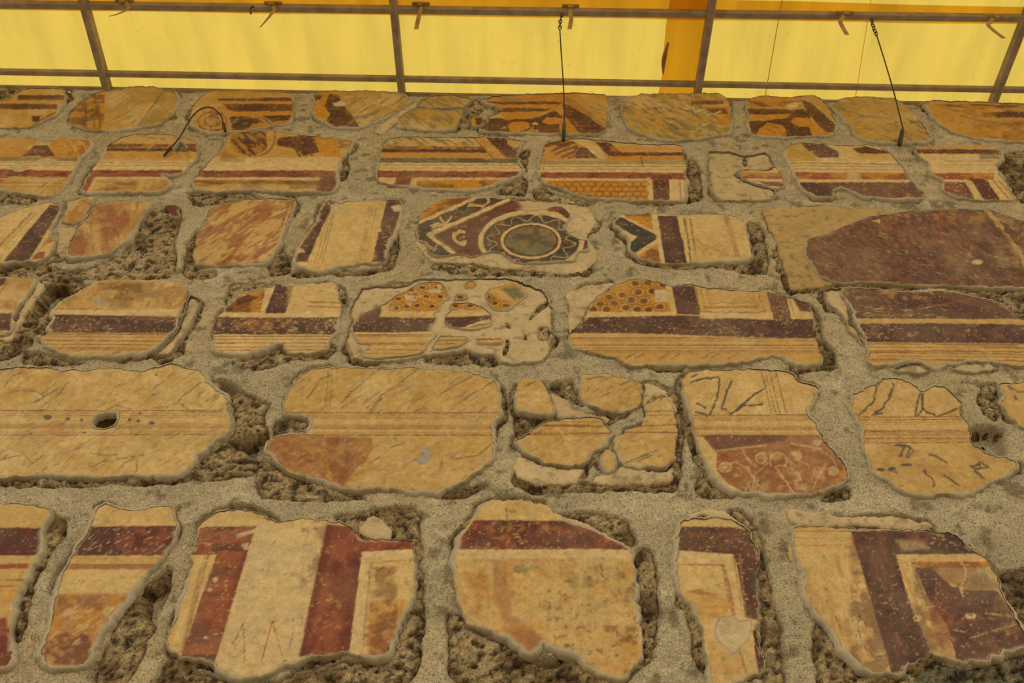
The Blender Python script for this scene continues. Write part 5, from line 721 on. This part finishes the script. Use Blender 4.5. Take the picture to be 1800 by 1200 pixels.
def DIL(W): return -.006 + .032 * sst(.50, .70, fbm(W[:, 0] * 3.6, W[:, 1] * 4.4, 3, 88)) + .006 * (fbm(W[:, 0] * 30, W[:, 1] * 30, 2, 89) - .5)
def union_sd(W, polys):
    best = np.full(len(W), -1.0)
    for pw, dil in polys:
        lo, hi = pw.min(0) - .08, pw.max(0) + .08
        k = np.nonzero((W[:, 0] > lo[0]) & (W[:, 0] < hi[0]) & (W[:, 1] > lo[1]) & (W[:, 1] < hi[1]))[0]
        if len(k):
            d, _ = signed(W[k], pw[::2]); best[k] = np.maximum(best[k], d + (DIL(W[k]) if dil == 'n' else 0))
    return best
for st in STONES:
    m_in = np.maximum(m_in, union_sd(MG, st['polys']))
x, z = MG[:, 0], MG[:, 1]
m_in_r = m_in + .022 * (fbm(x * 26, z * 26, 4, 77) - .5)
mh = -.0125 + .009 * (fbm(x * 5, z * 7, 4, 70) - .5) * 2 + .006 * (fbm(x * 40, z * 40, 3, 71) - .5) * 2 + .0022 * (vn(x * 140, z * 140, 72) - .5) * 2 - .06 * sst(-.006, .016, m_in_r)
mh = np.minimum(mh, -.002)
mcol = lin((188, 168, 126)) * (.86 + .28 * fbm(x * 6, z * 6, 4, 73))[:, None] * (.93 + .14 * fbm(x * 60, z * 60, 2, 74))[:, None]
warm = sst(.5, .7, fbm(x * 4, z * 4, 3, 75))[:, None]; lt = sst(.5, .68, fbm(x * 9, z * 12, 4, 79))[:, None]; mcol = mcol * (1 + .14 * lt)
mcol = mcol * (1 + warm * np.array([.03, -.02, -.10]))
grime = sst(.60, .74, fbm(x * 22, z * 22, 4, 76))[:, None]; mcol = mcol + (lin((104, 88, 56)) - mcol) * grime * .6
nz, nx = mx.shape; i = np.arange(nz * nx).reshape(nz, nx); MI = m_in.reshape(nz, nx)
keep = np.minimum(np.minimum(MI[:-1, :-1], MI[1:, :-1]), np.minimum(MI[:-1, 1:], MI[1:, 1:])) < .045
Q = np.stack([i[:-1, :-1][keep], i[:-1, 1:][keep], i[1:, 1:][keep], i[1:, :-1][keep]], 1)
V = np.stack([x, -mh, z], 1)
# the top of the wall, running back from the ragged front edge
_row = i[-1]; _tops = [V[_row]]
for yb, dz in ((.05, .004), (.16, -.004), (.34, -.012), (.60, -.03)):
    _tops.append(np.stack([V[_row][:, 0], np.full(nx, yb), V[_row][:, 2] + dz + .010 * (fbm(V[_row][:, 0] * 12, np.full(nx, yb * 12), 3, 62) - .5)], 1))
_b0 = len(V); _cap = np.vstack(_tops[1:]); V = np.vstack([V, _cap]); _ids = np.vstack([_row[None], _b0 + np.arange(4 * nx).reshape(4, nx)])
Q = np.vstack([Q, np.stack([_ids[:-1, :-1].ravel(), _ids[:-1, 1:].ravel(), _ids[1:, 1:].ravel(), _ids[1:, :-1].ravel()], 1)]); mcol = np.vstack([mcol, np.tile(mcol[_row], (4, 1))])
CV, CQ = [], []
box(CV, CQ, (-5.5, .09, 0), (5.5, .62, 6.0)); box(CV, CQ, (-5.5, .02, 0), (5.5, .10, 2.5)); box(CV, CQ, (-5.5, .02, 2.4), (-3.4, .10, 6.0)); box(CV, CQ, (3.2, .02, 2.4), (5.5, .10, 6.0))
nb = len(V); V = np.vstack([V, np.array(CV)]); Q = np.vstack([Q, np.array(CQ) + nb])
mcol = np.vstack([mcol, np.tile(lin((160, 146, 110)), (len(CV), 1))])
use, inv = np.unique(Q, return_inverse=True)
wall = link('wall_back', mesh_np('wall_back', V[use], inv.reshape(-1, 4), mcol[use]), M_MORTAR)
tag(wall, 'ancient block wall with painted plaster fragments set in sandy grey mortar', None, None, 'structure')

for si, st in enumerate(STONES):
    sd = si * 13 + 5
    # outline of the block: everything that belongs to it, grown a little
    pts = np.vstack([p for p, _ in st['polys']]); lo, hi = pts.min(0) - .07, pts.max(0) + .07
    sp = .0085; nx, nz = int((hi[0] - lo[0]) / sp) + 2, int((hi[1] - lo[1]) / sp) + 2
    gx, gz = np.meshgrid(lo[0] + np.arange(nx) * sp, lo[1] + np.arange(nz) * sp); G = np.stack([gx.ravel(), gz.ravel()], 1)
    d = union_sd(G, st['polys']); cov = np.full(len(G), -1.0)
    for f in st['frags']:
        df, _ = signed(G, f['w'][::2])
        for h in f['wh']: dh, _ = signed(G, h); df = np.minimum(df, -dh)
        if st['deep']: pass
        cov = np.maximum(cov, df)
    hf, cf = stone_funs(st, sd, None)
    D2 = d.reshape(nz, nx); q = (D2[:-1, :-1] + D2[1:, :-1] + D2[:-1, 1:] + D2[1:, 1:]) / 4; keep = q > -.008
    ii = np.arange(nz * nx).reshape(nz, nx)
    Q = np.stack([ii[:-1, :-1][keep], ii[:-1, 1:][keep], ii[1:, 1:][keep], ii[1:, :-1][keep]], 1)
    use, inv = np.unique(Q, return_inverse=True); Q = inv.reshape(-1, 4); W = G[use]; dd = d[use]
    h = hf(W, dd); col = cf(W, dd, h); h = np.where(cov[use] > .004, np.minimum(h, -.012), h)
    me = mesh_np('stone', np.stack([W[:, 0], -h, W[:, 1]], 1), Q, col)
    so = link('stone', me, M_STONE, wall)
    for fi, f in enumerate(st['frags']):
        zc = f['w'][:, 1].mean(); sp = float(np.interp(zc, [2.7, 3.3, 4.4, 6.0], [.0036, .0040, .0043, .0056])) * (1.6 if f['bare'] else 1)
        if 'roundel' in (f['label'] or ''): sp = .0030
        s2 = sd + fi * 5; bare = f['bare']; tilt = (random.random() - .5) * .012; lift = random.uniform(-.002, .002) + f['up'] - (.007 if bare else 0)
        cx, cz = f['w'].mean(0)
        def hfun(W, d, s2=s2, bare=bare, tilt=tilt, lift=lift, cz=cz):
            x, z = W[:, 0], W[:, 1]; k = 1 if bare else .55
            e = (1 - sst(0, .010, d)) * (.0045 if bare else .0012)
            return lift + tilt * (z - cz) + k * (.004 * (fbm(x * 8, z * 8, 3, s2) - .5) * 2 + .0016 * (fbm(x * 45, z * 45, 3, s2 + 2) - .5) * 2) - e
        def cfun(W, d, h, s2=s2, bare=bare, f=f):
            if bare:
                x, z = W[:, 0], W[:, 1]
                c = LC[f['base']] * (.82 + .36 * fbm(x * 12, z * 12, 4, s2))[:, None]
                g = sst(.58, .76, fbm(x * 40, z * 46, 4, s2 + 3))[:, None]
                return c + (LC['v'] - c) * g * .5
            col = paint(W, to_px(W[:, 0], W[:, 1]), f['base'], s2); x, z = W[:, 0], W[:, 1]
            rim = sst(.011, .001, d) * sst(.40, .60, fbm(x * 30, z * 30, 4, s2 + 41))      # bare lime where the rim is chipped
            return col + (LC['W'] * .98 - col) * (.75 * rim)[:, None]
        nm = 'bare_plaster' if bare else 'painted_plaster'
        po = link(nm, grid_mesh(nm, f['w'], f['wh'], sp, hfun, cfun, .022), M_BARE if bare else M_PAINT, so)
        if f['label']: po['label'] = f['label']
        if f['edge'] > 0:
            link('edge_mortar', edge_mesh(f['w'], f['edge'], s2), M_EDGE, so)
        for hh in f['wh']:
            if not bare: link('edge_mortar', edge_mesh(hh, .6, s2 + 2, True), M_EDGE, so)

# ------------------------------------------------------------------ ground in front of the wall
gm, nt, b = mat('dusty_ground'); tc = nd(nt, 'ShaderNodeTexCoord'); nz_ = nd(nt, 'ShaderNodeTexNoise', Scale=3.0, Detail=8.0); nt.links.new(tc.outputs['Object'], nz_.inputs['Vector'])
rp = ramp(nt, [(.3, tuple(lin((150, 138, 112)))), (.7, tuple(lin((186, 174, 146))))]); nt.links.new(nz_.outputs['Fac'], rp.inputs['Fac']); nt.links.new(rp.outputs['Color'], b.inputs['Base Color']); b.inputs['Roughness'].default_value = .95
me = bpy.data.meshes.new('floor'); me.from_pydata([(-30, -30, 0), (30, -30, 0), (30, 30, 0), (-30, 30, 0)], [], [(0, 1, 2, 3)]); fl = link('floor', me, gm); tag(fl, 'dusty pale ground in front of the wall', None, None, 'structure')

# ------------------------------------------------------------------ canopy: steel frame and translucent yellow sheeting
ZC = 1.6 + 2.3 * D
def steel(name, c1, c2, rough=.6):
    m, nt, b = mat(name); tc = nd(nt, 'ShaderNodeTexCoord'); n = nd(nt, 'ShaderNodeTexNoise', Scale=14.0, Detail=6.0); nt.links.new(tc.outputs['Object'], n.inputs['Vector'])
    r = ramp(nt, [(.35, tuple(lin(c1))), (.65, tuple(lin(c2)))]); nt.links.new(n.outputs['Fac'], r.inputs['Fac']); nt.links.new(r.outputs['Color'], b.inputs['Base Color']); b.inputs['Roughness'].default_value = rough; b.inputs['Specular IOR Level'].default_value = .3
    return m
M_STEEL = steel('grey_brown_steel', (134, 112, 84), (164, 140, 108)); M_WIRE = steel('dark_wire', (44, 36, 28), (66, 54, 40)); M_STRAP = steel('tan_strap', (142, 108, 62), (168, 130, 78)); M_ROD = steel('dark_rod', (54, 46, 34), (84, 70, 48))
def sheet(name, c, var):
    m = bpy.data.materials.new(name); m.use_nodes = True; nt = m.node_tree; nt.nodes.clear(); L = nt.links.new
    out = nd(nt, 'ShaderNodeOutputMaterial'); tr = nd(nt, 'ShaderNodeBsdfTranslucent'); df = nd(nt, 'ShaderNodeBsdfDiffuse'); mx = nd(nt, 'ShaderNodeMixShader'); mx.inputs[0].default_value = .1
    tc = nd(nt, 'ShaderNodeTexCoord'); n = nd(nt, 'ShaderNodeTexNoise', Scale=1.6, Detail=6.0, Roughness=.6); L(tc.outputs['Object'], n.inputs['Vector'])
    r = ramp(nt, [(.3, tuple(lin(c) * var)), (.7, tuple(lin(c)))]); L(n.outputs['Fac'], r.inputs['Fac'])
    mp = nd(nt, 'ShaderNodeMapping'); mp.inputs['Scale'].default_value = (9, 1.2, 1); mp.inputs['Rotation'].default_value = (0, 0, .12); L(tc.outputs['Object'], mp.inputs['Vector'])
    n2 = nd(nt, 'ShaderNodeTexNoise', Scale=1.0, Detail=3.0); L(mp.outputs['Vector'], n2.inputs['Vector']); r2 = ramp(nt, [(.35, .88), (.62, 1.0)]); L(n2.outputs['Fac'], r2.inputs['Fac'])  # stretched streaks put the wrinkles' light and dark into the cloth colour
    n3 = nd(nt, 'ShaderNodeTexNoise', Scale=38.0, Detail=1.0); L(tc.outputs['Object'], n3.inputs['Vector']); r3 = ramp(nt, [(.74, 1.0), (.78, .80)]); L(n3.outputs['Fac'], r3.inputs['Fac'])
    cur = r.outputs['Color']
    for q in (r2, r3):
        mm = nd(nt, 'ShaderNodeMix', data_type='RGBA', blend_type='MULTIPLY'); mm.inputs[0].default_value = 1; L(cur, mm.inputs[6]); L(q.outputs['Color'], mm.inputs[7]); cur = mm.outputs[2]
    L(cur, tr.inputs['Color']); L(cur, df.inputs['Color']); L(tr.outputs[0], mx.inputs[1]); L(df.outputs[0], mx.inputs[2]); L(mx.outputs[0], out.inputs['Surface'])
    return m
M_TARP = sheet('yellow_sheeting', (222, 192, 86), .90)
M_LAP = sheet('yellow_sheeting_lap', (238, 192, 90), .92)

frame = empty('canopy_frame', (0, .27, ZC), 'grey brown steel frame of crossing bars under the yellow sheeting', 'frame')
def part(name, me, m, parent, at=None):
    o = link(name, me, m, parent); o.matrix_parent_inverse = Matrix.Translation(-Vector(parent.location)); return o
def canopy_pt(px, py, dz=0.0): return on_level(np.array(px, float), np.array(py, float), ZC + dz)
def long_bar(pa, pb, ext_a, ext_b, w, h, dz=0.0):
    a, b_ = canopy_pt(*pa), canopy_pt(*pb); d = (b_ - a) / np.linalg.norm(b_ - a)
    a = a - d * ext_a; b_ = b_ + d * ext_b; a[2] += dz; b_[2] += dz
    return a, b_, bar(a, b_, w, h)
RAFTERS = [((148, 6), (186.5, 146)), ((691, 0), (706, 158)), ((1252, 2), (1226, 164)), ((1803, 30), (1748, 172))]
rl = []
for pa, pb in RAFTERS:
    a, b_ = canopy_pt(*pa), canopy_pt(*pb); d = (b_ - a) / np.linalg.norm(b_ - a); s0 = (a[1] + 2.1) / d[1]; a2 = a - d * s0; b2 = a2 + d * ((.42 - a2[1]) / d[1])
    part('rafter', bar(a2, b2, .042, .06), M_STEEL, frame); rl.append((a2, b2))
for k, sx in ((0, -1.85), (3, 1.85)):
    part('rafter', bar(rl[k][0] + [sx, 0, 0], rl[k][1] + [sx, 0, 0], .042, .06), M_STEEL, frame)
for (pa, pb, w, h) in (((0, 7.5), (1800, 32), .036, .05), ((0, 126), (1800, 158), .03, .04)):
    a, b_, me = long_bar(pa, pb, 1.6, 1.6, w, h); part('purlin', me, M_STEEL, frame)
a, b_, me = long_bar((0, 154), (1800, 186), 1.6, 1.6, .03, .022, 0.0); part('edge_beam', me, M_STEEL, frame); EB = (a, b_)
for yy in (-.85, -1.45, -2.05):
    part('purlin', bar((-5.0, yy, ZC), (5.0, yy - .12, ZC), .036, .05), M_STEEL, frame)
for a2, b2 in rl:
    p = a2 + (b2 - a2) * (.40 - a2[1]) / (b2[1] - a2[1])
    part('post', bar((p[0], .40, wall_top - .03), (p[0], .40, ZC), .05, .05, up=(0, 1, 0)), M_STEEL, frame)
    g = bpy.data.meshes.new('gusset'); x0, y0 = p[0], .36
    g.from_pydata([(x0 - .13, y0, ZC - .17), (x0 + .02, y0, ZC - .17), (x0 + .02, y0, ZC - .03), (x0 - .03, y0, ZC - .03), (x0 - .13, y0 + .012, ZC - .17), (x0 + .02, y0 + .012, ZC - .17), (x0 + .02, y0 + .012, ZC - .03), (x0 - .03, y0 + .012, ZC - .03)], [], [(0, 1, 2, 3), (7, 6, 5, 4), (0, 4, 5, 1), (1, 5, 6, 2), (2, 6, 7, 3), (3, 7, 4, 0)]); part('gusset', g, M_STEEL, frame)

# sheeting, pulled over the frame
def sheet_mesh(name, x0, x1, y0, y1, z, n, m, seed, amp=.02, slant=0.0, edge=None):
    u, v = np.meshgrid(np.linspace(0, 1, n), np.linspace(0, 1, m))
    X = x0 + (x1 - x0) * u; Y = y0 + (y1 - y0) * v
    if edge is not None: X = X + edge(Y) * (1 - u)
    X = X + slant * (Y - .3)
    Zs = z + amp * (fbm(X.ravel() * 1.1, Y.ravel() * .9, 3, seed).reshape(X.shape) - .35) + .006 * np.sin(X * 9 + 2.2 * Y + 3 * fbm(X.ravel(), Y.ravel(), 2, seed + 4).reshape(X.shape)) * (vn(X.ravel() * .8, Y.ravel() * .8, seed + 6).reshape(X.shape))
    V = np.stack([X.ravel(), Y.ravel(), Zs.ravel()], 1); i = np.arange(n * m).reshape(m, n)
    Q = np.stack([i[:-1, :-1].ravel(), i[:-1, 1:].ravel(), i[1:, 1:].ravel(), i[1:, :-1].ravel()], 1)
    return mesh_np(name, V, Q)
tarp = empty('tarpaulin', (0, -.5, ZC + .06), 'translucent yellow sheeting stretched over the steel frame above the wall', 'tarpaulin')
part('sheet', sheet_mesh('sheet', -5.2, 5.2, -2.1, 1.25, ZC + .055, 260, 130, 5), M_TARP, tarp)
# the lap along the front bar, and the doubled strip beside the third rafter with its curled edge
lapa, lapb = canopy_pt(0, 17, .04), canopy_pt(1800, 43, .04); na, nb_ = canopy_pt(0, -34, .04), canopy_pt(1800, 13, .04)
def strip(name, c0, c1, d0, d1, n, m, dz, wob=0.0):
    u, v = np.meshgrid(np.linspace(-.3, 1.3, n), np.linspace(0, 1, m)); u = u[..., None]; v = v[..., None]
    P = (np.array(c0) * (1 - u) + np.array(c1) * u) * (1 - v) + (np.array(d0) * (1 - u) + np.array(d1) * u) * v
    P[..., 2] = ZC + dz + .004 * np.sin(P[..., 0] * 5)
    i = np.arange(n * m).reshape(m, n); return mesh_np(name, P.reshape(-1, 3), np.stack([i[:-1, :-1].ravel(), i[:-1, 1:].ravel(), i[1:, 1:].ravel(), i[1:, :-1].ravel()], 1))
lp = part('lap_strip', strip('lap_strip', na, nb_, lapa, lapb, 120, 6, .040), M_LAP, tarp); lp['label'] = 'orange band where the sheeting is doubled along the bar'
ys = np.linspace(-1.0, .9, 60); L0, L1 = canopy_pt(1176, 28), canopy_pt(1161, 160); R0, R1 = canopy_pt(1247, 28), canopy_pt(1226, 164)
V, Q = [], []
for k, y in enumerate(ys):
    xl = L0[0] + (L1[0] - L0[0]) * (y - L0[1]) / (L1[1] - L0[1]) + .018 * (vn(np.array([y * 9]), np.array([1.7]), 4)[0] - .5); xr = R0[0] + (R1[0] - R0[0]) * (y - R0[1]) / (R1[1] - R0[1]) + .02
    for t in np.linspace(0, 1, 8): V.append((xl + (xr - xl) * t, y, ZC + .036 + .006 * math.sin(t * 3.14)))
    if k: 
        for t in range(7): Q.append(((k-1)*8 + t, (k-1)*8 + t + 1, k*8 + t + 1, k*8 + t))
dl = part('lap_strip', mesh_np('lap_strip', V, Q), M_LAP, tarp); dl['label'] = 'orange strip of doubled sheeting beside a rafter'
fa, fb = canopy_pt(1174, 78), canopy_pt(1164, 134); V, Q = [], []
for k in range(14):
    t = k / 13; p = fa + (fb - fa) * t; wd = .03 * math.sin(math.pi * min(1, t * .9 + .12)) + .008
    for s in range(5):
        th = s / 4 * 2.0; V.append((p[0] + .012 - wd * math.sin(th) * .9, p[1], ZC + .03 - wd * (1 - math.cos(th)) * .8))
    if k:
        for s in range(4): Q.append(((k-1)*5 + s, (k-1)*5 + s + 1, k*5 + s + 1, k*5 + s))
cf_ = part('curled_flap', mesh_np('curled_flap', V, Q), M_STRAP, tarp); cf_['label'] = 'torn curled edge of the doubled strip'

for (s0, s1, w_) in (((1368, 37), (1349, 146), .0045), ((1515, 100), (1507, 150), .003)):
    a, b_ = canopy_pt(*s0, .047), canopy_pt(*s1, .047); d = (b_ - a) / np.linalg.norm(b_ - a); a = a - d * .5; b_ = b_ + d * .6
    part('fold_strip', bar(a, b_, w_, .002), M_LAP, tarp)  # thin strips added to draw the fold lines of the sheeting
# ------------------------------------------------------------------ straps, hook, cables
P2a, P2b = canopy_pt(0, 7.5), canopy_pt(1800, 32)
def bar_y(px): return float(P2a[1] + (P2b[1] - P2a[1]) * px / 1800)
def ribbon(name, pts, w, th=.0025):
    P = np.array(pts); t = np.gradient(P, axis=0); t /= np.linalg.norm(t, axis=1)[:, None]
    V, F_ = [], []; n = len(P); ws = np.broadcast_to(w, (n,))
    for k in range(n):
        s = np.cross(t[k], (0, 1, 0)); s /= np.linalg.norm(s) + 1e-9
        for a_, b_ in ((-1, -1), (1, -1), (1, 1), (-1, 1)): V.append(tuple(P[k] + s * ws[k] / 2 * a_ + np.array([0, 1, 0]) * th / 2 * b_))
        if k:
            for c in range(4): F_.append(((k-1)*4 + c, (k-1)*4 + (c+1) % 4, k*4 + (c+1) % 4, k*4 + c))
    F_ += [(3, 2, 1, 0), tuple((n-1)*4 + c for c in range(4))]
    me = bpy.data.meshes.new(name); me.from_pydata(V, [], F_); me.update(); return me
STRAPS = [([(219, 0), (224, 10), (227, 17), (221, 22), (207, 28), (192, 32)], 'tan strap with a long tapering tail beside the leftmost rafter', 1),
          ([(480, 4), (481, 14), (483, 20), (476, 30), (467, 41), (458, 51)], 'tan strap with a thin bent tail on the second bay of the frame', 1),
          ([(740, 5), (740, 15), (739, 22), (736, 34), (732, 54)], 'straight tan strap just right of the second rafter', 0),
          ([(1003, 9), (1003, 20), (1002, 27), (1004, 36), (1001, 54)], 'tan strap hanging beside the middle cable', 0),
          ([(1485, 21), (1481, 32), (1476, 40), (1480, 50), (1488, 64)], 'bent tan strap left of the right hand cable', 0),
          ([(1748, 27), (1742, 38), (1736, 47), (1746, 57), (1763, 70)], 'bent tan strap nearest the right edge of the frame', 0)]
for pts, lab, taper in STRAPS:
    q = np.array(pts, float); y = bar_y(q[0, 0]) - .03
    w3 = on_wall(q[:, 0], q[:, 1], y); w3[2:, 1] -= .01; c = curve(w3, 30); ws = np.full(len(c), .024)
    if taper: ws = np.interp(np.linspace(0, 1, len(c)), [0, .45, 1], [.025, .020, .005])
    root = empty('fastening_strap', tuple(w3[0]), lab, 'strap', 'straps along the front bar')
    part('strap_tail', ribbon('strap_tail', c, ws), M_STRAP, root)
    tp = w3[0]; V, Q_ = [], []; box(V, Q_, (tp[0] - .05, y - .004, tp[2] - .012), (tp[0] + .05, y + .012, tp[2] + .006)); box(V, Q_, (tp[0] - .016, y - .008, tp[2] - .05), (tp[0] + .016, y - .003, tp[2] - .012)); me = bpy.data.meshes.new('clip'); me.from_pydata(V, [], Q_); part('clip', me, M_STRAP, root)
hy = bar_y(441) - .028; hp = on_wall(np.array([445., 441, 440, 441]), np.array([11., 14, 18, 24]), hy); tag(link('wire_hook', tube(curve(hp, 14), .0055, 6, 'wire_hook'), M_WIRE), 'tiny dark wire twist on the front bar', 'hook')

def cable(pts, chain_to, rod_from, lab, n_link, rod_r):
    q = np.array(pts, float); k = len(q); y0 = bar_y(q[0, 0]) - .03; y1 = -.012
    yy = np.array([y0 + (y1 - y0) * min(1, max(0, (p[1] - q[0, 1]) / (q[-1, 1] - q[0, 1]))) for p in q])
    W3 = np.array([on_wall(np.array(p[0]), np.array(p[1]), y) for p, y in zip(q, yy)])
    root = empty('suspension_cable', tuple(W3[0]), lab, 'cable', 'cables hanging from the frame to the wall')
    c = W3[:chain_to + 1]; cc = curve(c, 4 * n_link) if len(c) > 2 else np.linspace(c[0], c[1], 4 * n_link)
    for i in range(n_link):
        a = cc[int(i / n_link * (len(cc) - 1))]; b_ = cc[min(len(cc) - 1, int((i + 1) / n_link * (len(cc) - 1)))]; d = b_ - a; ln = np.linalg.norm(d); d = d / ln; s = np.cross(d, (0, 1, 0) if i % 2 == 0 else (1, .3, 0)); s /= np.linalg.norm(s)
        m_ = (a + b_) / 2; ring = [m_ + d * (ln * .58) * math.cos(t) + s * .0085 * math.sin(t) for t in np.linspace(0, 2 * math.pi, 12, endpoint=False)]
        part('chain_link', tube(ring, .0032, 6, 'chain_link', True), M_WIRE, root)
    part('wire', tube(curve(W3[chain_to:rod_from + 1], 24), .0036, 6, 'wire'), M_WIRE, root)
    a, b_ = W3[rod_from], W3[-1]; pr = [a, a + (b_ - a) * .12, a + (b_ - a) * .2, a + (b_ - a) * .5, b_]
    part('rod', tube(pr, [rod_r * .5, rod_r * .7, rod_r, rod_r, rod_r * .95], 10, 'rod'), M_ROD, root)
cable([(988, 24), (985, 38), (984, 51), (987, 100), (991, 160), (992, 212), (990, 247)], 2, 5, 'thin cable with chain and dark rod hanging over the middle of the wall', 5, .010)
cable([(1532, 33), (1535, 47), (1541, 62), (1556, 110), (1572, 165), (1587, 225), (1581, 255)], 2, 5, 'slanting thin cable with chain and rod over the right side of the wall', 6, .011)
lq = np.array([(288, 274), (300, 260), (316, 241), (331, 215), (343, 199), (357, 190), (371, 189), (382, 196), (390, 206), (392, 216), (396, 231)], float)
ly = -np.interp(np.arange(11), [0, 2, 5, 9, 10], [.012, .03, .07, .03, .014]); lp3 = np.array([on_wall(np.array(p[0]), np.array(p[1]), y) for p, y in zip(lq, ly)])
root = empty('loose_cable', tuple(lp3[-1]), 'black wire looping out of the wall like a hoop at upper left', 'cable')
part('wire', tube(curve(lp3, 60), .0036, 6, 'wire'), M_WIRE, root); part('plug', tube([lp3[9], (lp3[9] + lp3[10]) / 2, lp3[10]], [.008, .009, .006], 8, 'plug'), M_WIRE, root); part('plug', tube([lp3[0], lp3[1]], [.005, .009], 8, 'plug'), M_WIRE, root)
bpy.context.view_layer.update()
